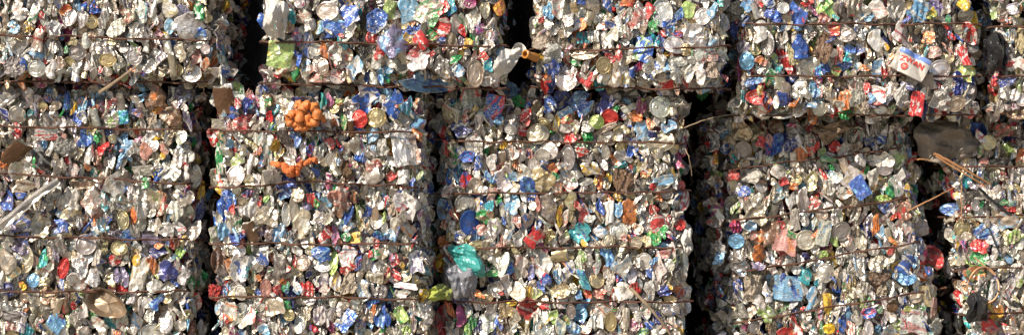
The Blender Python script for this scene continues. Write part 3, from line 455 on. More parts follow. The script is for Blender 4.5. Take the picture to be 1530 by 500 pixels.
1352 395 24 26 b/w F;1352 414 24 16 lb/b F;1390 385 28 28 r/br F;1387 396 20 8 lg;1368 392 8 16 lb/w;1377 415 14 16 o/be K;1385 405 14 20 w F;1397 403 12 14 b/r;1415 405 14 32 gy F-35;1403 428 18 24 gy/be F;1380 442 20 32 gd/gy P;1335 440 13 14 w L;1350 445 12 14 w F;1360 460 26 8 lg/y F;1365 480 40 36 w/pk P5;1350 485 9 22 r/br;1405 460 12 28 pk/br F;1415 465 9 32 br S-15;1410 490 20 26 w K;1398 485 10 28 w F;1332 375 10 16 r/o;1360 375 14 18 w/lb F;1430 388 18 20 gy/be F;1463 385 20 20 g F;1448 393 9 13 lg;1455 408 26 18 o/g F;1485 395 28 10 w F;1466 425 14 20 gy/w F;1470 470 14 32 r/w F;1490 468 18 22 y/o F;1480 487 26 16 r/pk F;1515 445 14 32 be F20;1508 440 12 38 w S15;1520 405 16 18 w F;1500 495 30 14 be F;1525 422 10 24 lg/w F;1493 378 6 10 lb
"""
# ------------------------------------------------------------------ helpers for things and parts
def link(name, me, parent=None):
    o = bpy.data.objects.new(name, me); COL.objects.link(o)
    if parent is not None: o.parent = parent
    return o
def empty(name, loc, label, cat, group=None):
    o = bpy.data.objects.new(name, None); COL.objects.link(o); o.location = loc; o.empty_display_size = .1
    o['label'] = label; o['category'] = cat
    if group: o['group'] = group
    return o
def tag(o, label, cat, group=None):
    o['label'] = label; o['category'] = cat
    if group: o['group'] = group
    return o
def tube(pts, rad, seg=6, closed=False):
    """verts, faces of a tube along points; rad a number or one per point"""
    P = [Vector(p) for p in pts]; n = len(P); V = []; F = []
    rad = [rad] * n if isinstance(rad, (int, float)) else rad
    for i, p in enumerate(P):
        a = P[(i - 1) % n] if closed or i else P[0]; b = P[(i + 1) % n] if closed or i < n - 1 else P[-1]
        t = (b - a).normalized(); ref = Vector((0, 0, 1)) if abs(t.z) < .9 else Vector((1, 0, 0))
        s = t.cross(ref).normalized(); q = s.cross(t)
        for k in range(seg):
            th = 2 * math.pi * k / seg; V.append(p + rad[i] * (math.cos(th) * s + math.sin(th) * q))
    for i in range(n if closed else n - 1):
        for k in range(seg):
            a, b = i * seg, ((i + 1) % n) * seg
            F.append((a + k, a + (k + 1) % seg, b + (k + 1) % seg, b + k))
    if not closed: F += [tuple(range(seg))[::-1], tuple((n - 1) * seg + k for k in range(seg))]
    return V, F
def smoothpath(pts, n=8):
    P = [Vector(p) for p in pts]; out = []
    for i in range(len(P) - 1):
        p0, p1, p2, p3 = P[max(i - 1, 0)], P[i], P[i + 1], P[min(i + 2, len(P) - 1)]
        for k in range(n):
            t = k / n
            out.append(.5 * ((2 * p1) + (p2 - p0) * t + (2 * p0 - 5 * p1 + 4 * p2 - p3) * t * t + (3 * p1 - p0 - 3 * p2 + p3) * t ** 3))
    out.append(P[-1]); return out

# ------------------------------------------------------------------ setting
g = link('ground', mesh('ground', [(-1500, -1500, 0), (1500, -1500, 0), (1500, 1500, 0), (-1500, 1500, 0)], [(0, 1, 2, 3)], [M['ground']]))
g['kind'] = 'structure'

# ------------------------------------------------------------------ the bales
BOT, TOP = 545, -275
GRP = 'compacted bales stacked in two rows'
BALES = [   # key, depth of the face, outline in photo pixels (top left, top right, bottom right, bottom left), wires, sides in view, label
 ('T1', -.05, [(-90, TOP), (340, TOP), (344, 121), (-90, 121)], [[(-90, -100), (350, -98)], [(-90, -22), (350, -18)], [(-90, 53), (70, 54), (350, 62)], [(-90, 122), (350, 123)]], 'RB',
  'upper row bale at the left end, rich in round tin lids'),
 ('T2', -.11, [(396, TOP), (750, TOP), (750, 130), (400, 122)], [[(390, -90), (756, -90)], [(390, -12), (756, -12)], [(390, 62), (500, 64), (756, 70)], [(390, 125), (756, 133)]], 'LRB',
  'upper row bale holding the lime green and yellow flat pack'),
 ('T3', -.02, [(798, TOP), (1086, TOP), (1086, 131), (800, 129)], [[(794, -90), (1090, -90)], [(794, -8), (1090, -8)], [(794, 74), (880, 75), (1090, 69)], [(794, 131), (1090, 133)]], 'LRB',
  'narrow upper row bale with a big grey half disc on its wire'),
 ('T4', .08, [(1098, TOP), (1456, TOP), (1456, 171), (1100, 172)], [[(1094, -120), (1466, -120)], [(1094, -40), (1466, -40)], [(1094, 37), (1466, 36)], [(1094, 114), (1466, 114)], [(1094, 173), (1466, 172)]], 'LRB',
  'upper row bale with the white lettered tin, hanging lower than its neighbours'),
 ('T5', .13, [(1480, TOP), (1640, TOP), (1640, 174), (1480, 174)], [[(1470, -40), (1640, -40)], [(1470, 41), (1640, 40)], [(1470, 114), (1640, 112)]], 'LB',
  'shaded upper row bale at the right end with a black bag'),
 ('B1', .055, [(-90, 131), (294, 131), (292, BOT), (-90, BOT)], [[(-90, 187), (302, 195)], [(-90, 256), (100, 264), (302, 276)], [(-90, 350), (200, 357), (302, 358)], [(-90, 433), (120, 436), (302, 434)]], 'TR',
  'lower row bale at the left end with a long metal strip and oval tray'),
 ('B2', -.08, [(324, 136), (636, 139), (650, BOT), (324, BOT)], [[(314, 195), (640, 198)], [(314, 281), (380, 277), (470, 271), (640, 281)], [(314, 363), (500, 365), (640, 362)], [(314, 443), (500, 444), (644, 447)]], 'TLR',
  'lower row bale with the orange lumps caught on its face'),
 ('B3', .08, [(658, 140), (1020, 140), (1026, BOT), (660, BOT)], [[(648, 210), (780, 212), (1026, 213)], [(648, 289), (900, 288), (1030, 285)], [(648, 370), (1030, 369)], [(648, 450), (850, 451), (1034, 450)]], 'TLR',
  'lower middle bale with a bright red round lid near its top'),
 ('B4', .31, [(1054, 178), (1355, 174), (1409, BOT), (1068, BOT)], [[(1072, 255), (1190, 241), (1345, 222)], [(1066, 332), (1155, 322), (1362, 296)], [(1066, 412), (1140, 401), (1382, 359)], [(1066, 488), (1140, 475), (1414, 430)]], 'TLR',
  'lower row bale with sloping wires and a leaning right edge'),
 ('B5', .31, [(1407, 178), (1640, 178), (1640, BOT), (1452, BOT)], [[(1404, 250), (1640, 246)], [(1412, 325), (1640, 318)], [(1428, 404), (1640, 392)], [(1436, 468), (1640, 467)]], 'TL',
  'lower row bale at the right end with a wire loop on it'),
]
def inside(px, py, poly):
    c = False; n = len(poly)
    for i in range(n):
        (x1, y1), (x2, y2) = poly[i], poly[(i + 1) % n]
        if (y1 > py) != (y2 > py) and px < (x2 - x1) * (py - y1) / (y2 - y1) + x1: c = not c
    return c
def edge_dist(px, py, poly):
    d = 1e9; n = len(poly)
    for i in range(n):
        (x1, y1), (x2, y2) = poly[i], poly[(i + 1) % n]
        dx, dy = x2 - x1, y2 - y1; t = max(0, min(1, ((px - x1) * dx + (py - y1) * dy) / (dx * dx + dy * dy)))
        d = min(d, math.hypot(px - x1 - t * dx, py - y1 - t * dy))
    return d
def wire_y(w, px):
    for (x1, y1), (x2, y2) in zip(w, w[1:]):
        if px <= x2: return y1 + (y2 - y1) * (px - x1) / (x2 - x1)
    return w[-1][1]
class Bale: pass
SOFT = {'T1': {'R': (36, .45)}, 'T4': {'L': (16, .10)}, 'T5': {'L': (14, .10)}, 'B1': {'R': (12, .08)}, 'B2': {'R': (26, .20)}, 'B3': {'L': (26, .06)}, 'B4': {'L': (44, .40), 'R': (16, .08)}, 'B5': {'L': (16, .10)}}
BL = {}
def wob(px, py, s): return math.sin(px * .021 + s) * math.sin(py * .027 + 1.7 * s) + .6 * math.sin(px * .049 - 2 * s + py * .031)
def surf(b, px, py):
    """depth of the bale's face: rounded at the edges, drawn in by its wires, uneven"""
    d = edge_dist(px, py, b.poly); y = b.y
    for sd, (wd, dp) in b.soft.items():
        (x1, y1), (x2, y2) = (b.poly[1], b.poly[2]) if sd == 'R' else (b.poly[0], b.poly[3])
        xe = x1 + (x2 - x1) * (py - y1) / (y2 - y1); e = (xe - px) if sd == 'R' else (px - xe)
        if e < wd: y += dp * (1 - max(e, 0) / wd) ** 1.4
    if b.low: y += .06 * max(0, 1 - (py - b.poly[0][1]) / 13)
    y += .07 * max(0, 1 - d / 26) ** 2 + .014 * wob(px, py, b.seed)
    for w in b.wires:
        k = abs(py - wire_y(w, px)) / 16
        if k < 1: y += .007 * (1 - k)
    return y
def place(root, me, pos, ang, tilt, yaw, sx, sy, sz, name, parent=None):
    o = bpy.data.objects.new(name, me); COL.objects.link(o); o.parent = root
    rot = Euler((tilt, 0, yaw)).to_matrix() @ Matrix.Rotation(ang, 3, 'Y')
    o.location = pos - root.location; o.rotation_euler = rot.to_euler(); o.scale = (sx, sy, sz)
    return o

for i, (key, y, poly, wires, sides, label) in enumerate(BALES):
    b = Bale(); b.y = y; b.poly = poly; b.wires = wires; b.sides = sides; b.seed = i * 1.37; b.feats = []; b.count = {}; b.soft = SOFT.get(key, {}); b.low = key[0] == 'B'
    cx = sum(p[0] for p in poly) / 4
    base = at(cx, poly[2][1], y + .5); base.z = 0 if key[0] == 'B' else at(0, poly[2][1], y).z
    b.root = empty('scrap_bale', base, label, 'bale', GRP)
    b.front = [at(px, py, y) for px, py in poly]
    c = sum(b.front, Vector()) / 4
    b.back = []
    for p in b.front:       # back flare added so neighbours meet and no light leaks through the gaps
        fl = .03 if key == 'T1' and p.x > c.x else .09 if key == 'B4' and p.x < c.x else .13
        q = p + Vector((fl * (1 if p.x > c.x else -1), 1.1, .05 * (1 if p.z > c.z else -1)))
        if key[0] == 'B' and p.z < c.z: q.z = max(q.z, .002)
        b.back.append(q)
    # the packed core: dark block added behind the pieces to close light leaks
    ins = [p + (c - p).normalized() * .05 + Vector((0, .085, 0)) for p in b.front]
    for sd, (wd, dp) in b.soft.items():
        for k in ((1, 2) if sd == 'R' else (0, 3)): ins[k] = ins[k] + Vector((wd * PX * (-1 if sd == 'R' else 1) * .9, dp * .3, 0))
    if key[0] == 'B':
        for p in ins[2:]: p.z = .003
    V = []; n = 10
    for ring in ([(ins[k], b.back[k]) for k in range(4)],):
        for s in range(4):
            for k in range(4):
                for t in range(n):
                    e0 = ring[k][0].lerp(ring[k][1], s / 3); e1 = ring[(k + 1) % 4][0].lerp(ring[(k + 1) % 4][1], s / 3)
                    p = e0.lerp(e1, t / n); V.append(p + Vector((R.uniform(-.012, .012), R.uniform(-.01, .01), R.uniform(-.012, .012) if p.z > .05 else 0)))
    F = grid_faces(4 * n, 4, True); F += [tuple(range(4 * n)), tuple(3 * 4 * n + i2 for i2 in range(4 * n))[::-1]]
    o = link('packed_core', mesh('packed_core', [p - base for p in V], F, [M['core']]), b.root)
    BL[key] = b

def owner(px, py):
    best = None; bd = 1e9
    for k, b in BL.items():
        d = 0 if inside(px, py, b.poly) else edge_dist(px, py, b.poly)
        if d < bd: bd, best = d, k
    return BL[best], bd

NEUT = ['w'] * 26 + ['be'] * 20 + ['si'] * 20 + ['gy'] * 14 + ['gd'] * 5
VIV = ['b', 'lb', 'r', 'r', 'nv', 'te', 'g', 'lg', 'y', 'o', 'pk', 'pu', 'br', 'mg', 'lb', 'b']
def jit(c, s=.12):
    k = R.uniform(1 - s * 1.6, 1 + s * .7); return tuple(min(1, max(.005, v * k * R.uniform(1 - s * .4, 1 + s * .4))) for v in c)
def ink_for(c1):
    if c1 in NEUT: return R.choice(NEUT) if R.random() < .55 else R.choice(VIV)
    return R.choice(['w', 'si', 'w', 'nv', 'r', 'be'] if c1 not in ('r',) else ['w', 'si', 'w'])
def faded(c):                # sun-bleached and dusty
    k = R.uniform(.0, .12); g = .30; c = jit(c); return tuple(v * (1 - k) + k * g * t for v, t in zip(c, (1.08, 1, .86)))
def paint(o, c1, c2):
    o.color = (*faded(HUE[c1][0]), 1); o['ink'] = list(faded(HUE[c2][0])); o['bare'] = {'w': .42, 'si': .88, 'gy': .7, 'be': .6, 'gd': .7}.get(c1, .3) * R.uniform(.75, 1.1)
def bounded(b, kind):       # at most 300 parts of a kind on one bale
    n = NAME[kind]
    b.count[n] = b.count.get(n, 0) + 1
    return b.count[n] <= 300

def piece(b, px, py, w, h, c1, c2, kind, ang, dy, spread):
    y = surf(b, px, py) + dy
    s = pxs(y)
    me = R.choice(BANK[kind])
    big = {'S': 1.2, 'F': 1.16, 'C': 1.12, 'P': 1.1, 'L': 1.06, 'Z': 1.1}.get(kind, 1.12)
    sx, sz = w * s * big * (1.35 if kind == 'S' else 1), h * s * big * .98
    sy = DEPTH[kind] * min(math.sqrt(sx * sz), 1.6 * min(sx, sz))
    sy = min(sy, .09)
    if R.random() < .5: sx = -sx
    bounded(b, kind)
    o = place(b.root, me, at(px, py, y), math.radians(ang), R.gauss(0, spread), R.gauss(0, spread), sx, sy, sz, NAME[kind])
    paint(o, c1, c2)
    return o

rows = [t.split() for line in FEATS.strip().split('\n') for t in line.split(';')]
for b in BL.values(): b.sites = []; b.flank = []
for t in rows:
    px, py, w, h = map(float, t[:4]); cols = t[4].split('/'); k = t[5] if len(t) > 5 else ''
    kind = k[:1] if k and k[0].isalpha() else ''; ang = float(k[1:]) if len(k) > 1 else R.gauss(0, 7)
    c1 = cols[0]; c2 = cols[1] if len(cols) > 1 else ink_for(c1)
    if abs(ang) >= 60 and w > h: w, h = h, w
    if not kind: kind = 'S' if h / w > 1.7 else R.choice('FFFFC') if min(w, h) > 9 else 'F'
    b, d = owner(px, py)
    if d > 5:                       # down the side of the bale, in the gap
        b.flank.append((px, py, w, h, ang, kind if kind in 'LTKBP' else 'F', c1, c2)); continue
    b.sites.append((px, py, w, h, ang, kind, c1, c2, min(.12, d * .004), True)); b.feats.append((px, py, w, h))
# smaller cans wedged between the ones above
for key, b in BL.items():
    xs = [p[0] for p in b.poly]; ys = [p[1] for p in b.poly]
    step = 10
    py = max(min(ys), -34) + 4
    while py < min(max(ys), 522):
        px = min(xs) + 4
        while px < max(xs):
            qx, qy = px + R.uniform(-5, 5), py + R.uniform(-5, 5)
            px += step
            if not inside(qx, qy, b.poly) or edge_dist(qx, qy, b.poly) < 4: continue
            if any(((qx - fx) / (.42 * fw + 3.4)) ** 2 + ((qy - fy) / (.42 * fh + 4)) ** 2 < 1 for fx, fy, fw, fh in b.feats): continue
            kind = R.choice('FFFFFFSSSSSCLLKT'); c1 = R.choice(NEUT) if R.random() < .84 else R.choice(VIV)
            w = R.uniform(8, 14); h = w * R.uniform(1.2, 2.6)
            if kind == 'S': w = R.uniform(6, 9); h = R.uniform(20, 36)
            if kind == 'F' and sum(1 for q in b.sites if q[5] in 'F') > 285: kind = 'C'
            if kind in 'L': h = w = R.uniform(13, 20); c1 = R.choice(['si', 'w', 'gd', 'gy', 'be'])
            if kind == 'T': c1 = R.choice(['si', 'gy', 'be'])
            b.sites.append((qx, qy, w, h, R.gauss(0, 14), kind, c1, ink_for(c1), 0, False)); b.feats.append((qx, qy, w * .85, h * .85))
        py += step

def project(p): k = PX * (CAM_D + p.y) / CAM_D; return 765 + p.x / k, 250 - (p.z - CAM_Z) / k
for key, b in BL.items():
    for px, py, w, h, ang, kind, c1, c2 in b.flank:
        best = None
        for sd, i0, i1 in (('R', 1, 2), ('L', 3, 0), ('T', 0, 1), ('B', 2, 3)):
            for t in np.linspace(0, 1, 41):
                for s in np.linspace(0.01, .7, 24):
                    p = b.front[i0].lerp(b.front[i1], t).lerp(b.back[i0].lerp(b.back[i1], t), s); q = project(p)
                    e = math.hypot(q[0] - px, q[1] - py) + 3 * s
                    if best is None or e < best[0]: best = (e, p, sd)
        if best[0] > 12: continue
        p = best[1]; s = pxs(p.y); me = R.choice(BANK[kind]); bounded(b, kind)
        yaw = {'R': .7, 'L': -.7}.get(best[2], 0)
        o = place(b.root, me, p, math.radians(ang), R.gauss(0, .25), yaw + R.gauss(0, .2), w * s * 1.3, min(.06, .6 * math.sqrt(w * h) * s), h * s * 1.15, NAME[kind])
        paint(o, c1, c2)

# every piece takes the room its neighbours leave it: rays from its middle stop where another piece is nearer for its size
def warp(X, Y, s):
    return (X + 7.5 * np.sin(Y * .105 + s + X * .013) + 3.0 * np.sin(Y * .29 + 2 * s - X * .05), Y + 2.5 * np.sin(X * .13 + s) + 1.5 * np.sin(X * .31 - s + Y * .07))
NR = 26; TH = np.arange(NR) * 2 * math.pi / NR; RAD = np.linspace(.18, 1.20, 17)
for key, b in BL.items():
    A = np.array([t[:5] for t in b.sites]); wx, wy = warp(A[:, 0], A[:, 1], b.seed)
    ca, sa = np.cos(np.radians(A[:, 4])), np.sin(np.radians(A[:, 4])); bigger = np.where([t[9] for t in b.sites], .51, .50); hw, hh = A[:, 2] * bigger, A[:, 3] * bigger
    rr = random.Random(int(b.seed * 100))
    for i, (px, py, w, h, ang, kind, c1, c2, back, feat) in enumerate(b.sites):
        pressed_kind = kind in 'FS' or (kind == 'C' and feat and R.random() < .35 and b.count.get('flattened_can', 0) < 290)
        dy = (-.012 + R.uniform(-.012, .010) if feat else R.uniform(-.010, .018)) + back
        if not pressed_kind:
            o = piece(b, px, py, w, h, c1, c2, kind, ang, dy - .006, .24 if kind in 'LPB' else .3)
            if HUE[c1][1] and kind in 'LBPT': o['label'] = f"{HUE[c1][1]} {WORD[kind]}"
            continue
        if kind == 'C': kind = 'F'
        # ellipse along the rays
        ex, ey = np.cos(TH), -np.sin(TH)
        lx, ly = ex * ca[i] + ey * sa[i], -ex * sa[i] + ey * ca[i]
        reach = 1 / np.sqrt((lx / hw[i]) ** 2 + (ly / hh[i]) ** 2)
        D = reach[:, None] * RAD[None, :]
        QX, QY = warp(px + ex[:, None] * D, py + ey[:, None] * D, b.seed)
        near = np.where((np.abs(A[:, 0] - px) < 14 + hw + hw[i] * 1.4) & (np.abs(A[:, 1] - py) < 14 + hh + hh[i] * 1.4))[0]
        dx = QX[None] - wx[near][:, None, None]; dyy = QY[None] - wy[near][:, None, None]
        c_, s_ = ca[near][:, None, None], sa[near][:, None, None]
        m = np.sqrt(((dx * c_ + dyy * s_) / hw[near][:, None, None]) ** 2 + ((-dx * s_ + dyy * c_) / hh[near][:, None, None]) ** 2)
        me_i = np.where(near == i)[0][0]; mine = m[me_i].copy(); m[me_i] = 9
        lost = (m.min(0) < mine - .02)
        first = np.where(lost.any(1), lost.argmax(1), len(RAD) - 1)
        y = surf(b, px, py) + dy; s = pxs(y)
        outl = reach * RAD[first] * s * 1.17
        if w > 17 and h > 17 and rr.random() < .5: style = rr.choice(['roof', 'dish', 'flat', 'round'])
        else: style = rr.choice(['pleat', 'pleat', 'pleat', 'roof', 'roof', 'scroll', 'round', 'dish'])
        P, F, mi, size = pressed(outl, rr, s, style)
        bounded(b, kind)
        o = place(b.root, mesh(NAME[kind], P, F, [M['print'], M['inner']], mi, 24), at(px, py, y), 0, 0, 0, *size, NAME[kind])
        paint(o, c1, c2)
    # torn sides standing proud between them
    for k in range(int(len(b.sites) * .42)):
        px, py, *_ = R.choice(b.sites); px += R.uniform(-12, 12); py += R.uniform(-14, 14)
        if not inside(px, py, b.poly) or b.count.get('metal_sliver', 0) >= 298: continue
        c1 = R.choice(NEUT) if R.random() < .85 else R.choice(VIV)
        piece(b, px, py, R.uniform(3, 6), R.uniform(11, 27), c1, ink_for(c1), 'Z', R.gauss(0, 28), R.uniform(-.014, .004), .4)

# deeper cans in the crevices and down the sides: too many and too hidden to pick apart, one mesh per bale
CACHE = {}
def arrays(me):
    if me.name not in CACHE:
        v = np.empty(len(me.vertices) * 3, np.float32); me.vertices.foreach_get('co', v)
        CACHE[me.name] = (v.reshape(-1, 3), [tuple(p.vertices) for p in me.polygons])
    return CACHE[me.name]
for key, b in BL.items():
    acc_v, acc_f, acc_loc, acc_t, acc_t2, acc_s = [], [], [], [], [], []; off = 0
    def deep(pos, nrm, w, h, grime):
        global off
        me = R.choice(LOW); v, f = arrays(me)
        sx, sz = w * PX, h * PX; sy = min(.075, .8 * math.sqrt(sx * sz))
        q = nrm.to_track_quat('-Y', 'Z').to_matrix()
        rot = q @ Euler((R.gauss(0, .45), R.gauss(0, .5), R.gauss(0, .45))).to_matrix()
        m = np.array(rot) @ np.diag([sx, sy, sz])
        acc_v.append(v @ m.T + np.array(pos - b.root.location)); acc_loc.append(v)
        for p in f: acc_f.append(tuple(i + off for i in p))
        off += len(v)
        c1 = R.choice(NEUT) if R.random() < .72 else R.choice(VIV); c2 = ink_for(c1)
        for acc, c in ((acc_t, c1), (acc_t2, c2)): acc.append(np.tile(np.array((*jit(HUE[c][0]), 1), np.float32), (len(v), 1)))
        acc_s.append(np.full(len(v), R.random(), np.float32))
    xs = [p[0] for p in b.poly]; ys = [p[1] for p in b.poly]
    py = max(min(ys), -70)
    while py < min(max(ys), 540):
        px = min(xs)
        while px < max(xs):
            qx, qy = px + R.uniform(-8, 8), py + R.uniform(-8, 8); px += 17
            if inside(qx, qy, b.poly): deep(at(qx, qy, surf(b, qx, qy) + R.uniform(.040, .065)), Vector((0, -1, 0)), R.uniform(20, 32), R.uniform(28, 46), .5)
        py += 21
    c = sum(b.front, Vector()) / 4
    for sd in b.sides:
        i0, i1 = {'T': (0, 1), 'R': (1, 2), 'B': (2, 3), 'L': (3, 0)}[sd]
        L = (b.front[i1] - b.front[i0]).length
        for _ in range(int(L * .5 / .0036)):
            t, s = R.random(), R.random() ** 1.3 * .6
            p = b.front[i0].lerp(b.front[i1], t).lerp(b.back[i0].lerp(b.back[i1], t), s)
            if p.z > at(0, -70).z or p.z < .03: continue
            nrm = {'T': Vector((0, -.2, 1)), 'R': Vector((1, -.25, 0)), 'B': Vector((0, -.2, -1)), 'L': Vector((-1, -.25, 0))}[sd]
            deep(p + nrm * -.04, nrm, R.uniform(12, 22), R.uniform(16, 32), .5)
    me = bpy.data.meshes.new('packed_cans'); me.from_pydata([tuple(map(float, p)) for p in np.concatenate(acc_v)], [], acc_f)
    me.materials.append(M['deep'])
    for nm, typ, data, fld in (('loc', 'FLOAT_VECTOR', acc_loc, 'vector'), ('tint', 'FLOAT_COLOR', acc_t, 'color'), ('tint2', 'FLOAT_COLOR', acc_t2, 'color'), ('seed', 'FLOAT', acc_s, 'value')):
        at_ = me.attributes.new(nm, typ, 'POINT'); at_.data.foreach_set(fld, np.concatenate(data).astype(np.float32).ravel())
    shade(me)
    o = link('packed_cans', me, b.root); o['kind'] = 'stuff'

# baling wires, two twisted strands each
for key, b in BL.items():
    for w in b.wires:
        x0, x1 = w[0][0], w[-1][0]; n = max(8, int((x1 - x0) / 11)); mid = []
        ph = R.uniform(0, 6)
        for i in range(n + 1):
            px = x0 + (x1 - x0) * i / n; py = wire_y(w, px) + .9 * math.sin(i * .5 + ph) + R.uniform(-.45, .45)
            d = edge_dist(px, py, b.poly) if inside(px, py, b.poly) else 0
            qx = min(max(px, min(p[0] for p in b.poly) + 5), max(p[0] for p in b.poly) - 5); mid.append(at(px, py, surf(b, qx, py) - .030 + R.uniform(-.003, .003)))
        # bent back round both corners
        mid = [mid[0] + Vector((-.01, .3, 0)), mid[0] + Vector((-.012, .05, 0))] + mid + [mid[-1] + Vector((.012, .05, 0)), mid[-1] + Vector((.01, .3, 0))]
        V, F = tube([p - b.root.location for p in mid], .0036, 6)
        strand = [p - b.root.location + Vector((0, -.004, .0045 * math.sin(i * 1.3 + ph))) for i, p in enumerate(mid)]
        V2_, F2 = tube(strand, .003, 5); k = len(V)
        link('baling_wire', mesh('baling_wire', V + V2_, F + [tuple(q + k for q in f) for f in F2], [M['wire']], None, 60), b.root)

print('COUNTS', {k: b.count for k, b in BL.items()})

# ------------------------------------------------------------------ loose things caught between and on the bales
def thing(name, V, F, mat, loc, label, cat, ang=40, group=None):
    o = link(name, mesh(name, [Vector(p) - Vector(loc) for p in V], F, [mat], None, ang)); o.location = loc
    return tag(o, label, cat, group)
def face(px, py, dy=0.0):
    b, d = owner(px, py); return at(px, py, surf(b, px, py) + dy)

def blobby(paths, mat, name, label, cat, seg=10, sub=6):
    r = random.Random(3); V = []; F = []
    for pts, rad in paths:
        p = smoothpath(pts, sub); n = len(p)
        rr = [rad * (1 + .16 * math.sin(i * 1.1 + r.uniform(-.4, .4))) * min(1, .45 + 2.4 * min(i, n - 1 - i) / n) for i in range(n)]
        v, f = tube(p, rr, seg); k = len(V); V += v; F += [tuple(q + k for q in g_) for g_ in f]
    V = [p + Vector((r.gauss(0, .0022), r.gauss(0, .0022), r.gauss(0, .0022))) for p in V]
    loc = sum((Vector(p) for p in V), Vector()) / len(V)
    return thing(name, V, F, mat, loc, label, cat, 80)
q = lambda px, py, dy: face(px, py, dy)
blobby([([q(446, 186, -.05), q(436, 186, -.05), q(431, 178, -.05), q(437, 170, -.05), q(445, 168, -.05)], .017),
        ([q(441, 162, -.04), q(446, 154, -.05), q(450, 158, -.05), q(446, 166, -.05)], .013),
        ([q(450, 190, -.05), q(448, 180, -.07), q(451, 166, -.08), q(458, 157, -.08), q(464, 162, -.07)], .021),
        ([q(460, 160, -.06), q(469, 160, -.08), q(474, 170, -.09), q(470, 182, -.08), q(460, 186, -.07)], .022),
        ([q(459, 188, -.06), q(460, 178, -.07), q(460, 168, -.07)], .018),
        ([q(440, 190, -.04), q(452, 192, -.06), q(464, 190, -.05)], .014),
        ([q(476, 168, -.06), q(480, 174, -.06), q(486, 183, -.04)], .013)], M['orange'],
       'plastic_lump', 'glossy orange knot of plastic loops above the top wire', 'plastic lump')
blobby([([q(404, 243, -.03), q(414, 246, -.05), q(424, 247, -.05), q(436, 252, -.05), q(448, 246, -.05)], .012),
        ([q(420, 246, -.05), q(432, 258, -.06), q(438, 262, -.05)], .015), ([q(444, 262, -.05), q(446, 250, -.06), q(452, 240, -.05)], .013),
        ([q(450, 248, -.05), q(460, 242, -.05), q(470, 238, -.05), q(473, 244, -.04)], .011), ([q(424, 250, -.05), q(430, 256, -.06), q(440, 250, -.06)], .016)],
       M['orange_dull'], 'plastic_drip', 'dull orange drip of hardened plastic lying over a white can', 'plastic drip')

def sheet(name, corners, mat, label, cat, amp, seed, nu=30, nv=30, dys=None):
    """a crumpled film over four corner points, with an uneven edge and a second skin"""
    r = random.Random(seed)
    u, v = np.meshgrid(np.linspace(0, 1, nu), np.linspace(0, 1, nv))
    c = [np.array(p) for p in corners]
    us, vs = 2 * u - 1, 2 * v - 1
    u, v = .5 + .5 * us * np.sqrt(1 - .4 * vs * vs) + .03 * np.sin(5 * vs + seed), .5 + .5 * vs * np.sqrt(1 - .4 * us * us) + .03 * np.sin(6 * us + 2 * seed)
    u, v = np.clip(u, 0, 1), np.clip(v, 0, 1)
    P = (1 - u)[..., None] * (1 - v)[..., None] * c[0] + u[..., None] * (1 - v)[..., None] * c[1] + u[..., None] * v[..., None] * c[2] + (1 - u)[..., None] * v[..., None] * c[3]
    rag = np.maximum(np.abs(us), np.abs(vs)) ** 4
    P[..., 1] += -amp * 1.2 * np.sin(np.pi * u) ** .6 * np.sin(np.pi * v) ** .6 + creases(u - .5, v - .5, 22, amp * .45, r) + lumps(u - .5, v - .5, 5, amp * .1, r, (9, 26))
    P[..., 0] += rag * amp * np.sin(v * 9 + seed) * .16; P[..., 2] += rag * amp * np.sin(u * 8 + seed) * .16
    A = P.reshape(-1, 3); B = A.copy(); B[:, 1] += .004
    n = nu * nv; F = grid_faces(nu, nv, False, 0, True) + grid_faces(nu, nv, False, n)
    loc = Vector(A.mean(0))
    return thing(name, [Vector(p) for p in np.concatenate([A, B])], F, mat, loc, label, cat, 22)

# sheets and bags
sheet('plastic_sheet', [at(1362, 174, .32), at(1452, 172, .29), at(1470, 240, .31), at(1370, 252, .33)], M['greyfilm'], 'grey plastic sheet stuffed into the shaded hole under the upper bales', 'plastic sheet', .075, 1)
sheet('plastic_bag', [at(1212, 186, .27), at(1262, 178, .27), at(1266, 200, .27), at(1226, 220, .27)], M['bag'], 'dirty brown plastic bag pressed under the bale with the white lettered tin', 'plastic bag', .06, 2)
sheet('plastic_bag', [at(1468, 50, .12), at(1504, 48, .11), at(1508, 108, .11), at(1476, 110, .12)], M['blackfilm'], 'shiny black plastic bag bulging from the shaded upper right bale', 'plastic bag', .06, 3)
sheet('plastic_bag', [at(1440, 440, .28), at(1474, 434, .27), at(1478, 478, .27), at(1444, 484, .28)], M['blackfilm'], 'black plastic bag below the wire loop at lower right', 'plastic bag', .06, 4)
def filmobj(*a, col=(.7, .68, .64), **k):
    o = sheet(*a, **k); o.color = (*col, 1); o['ink'] = [.5, .5, .5]; return o
filmobj('plastic_film', [at(394, -6, -.16), at(430, -4, -.15), at(432, 56, -.15), at(396, 62, -.15)], M['film'], 'clear crumpled film on the upper bale beside the dark gap', 'plastic film', .04, 5)
filmobj('plastic_film', [at(742, 74, -.16), at(778, 70, -.13), at(776, 94, -.13), at(734, 126, -.15)], M['film'], 'clear film hanging out over the gap between the middle upper bales', 'plastic film', .03, 6)
filmobj('plastic_film', [at(1018, 342, .05), at(1034, 340, .06), at(1036, 378, .07), at(1020, 382, .06)], M['film'], 'pale film curling off the right edge of the lower middle bale', 'plastic film', .025, 7)
filmobj('plastic_film', [at(664, 364, .06), at(712, 364, .045), at(732, 420, .045), at(684, 404, .06)], M['film'], 'turquoise film wrapped over the left edge of the lower middle bale', 'plastic film', .03, 8, col=(.06, .38, .36))
filmobj('plastic_film', [at(664, 394, .065), at(710, 390, .05), at(714, 444, .05), at(672, 446, .065)], M['film'], 'greyish blue film bag bulging below the turquoise film', 'plastic film', .035, 9, col=(.25, .26, .30))
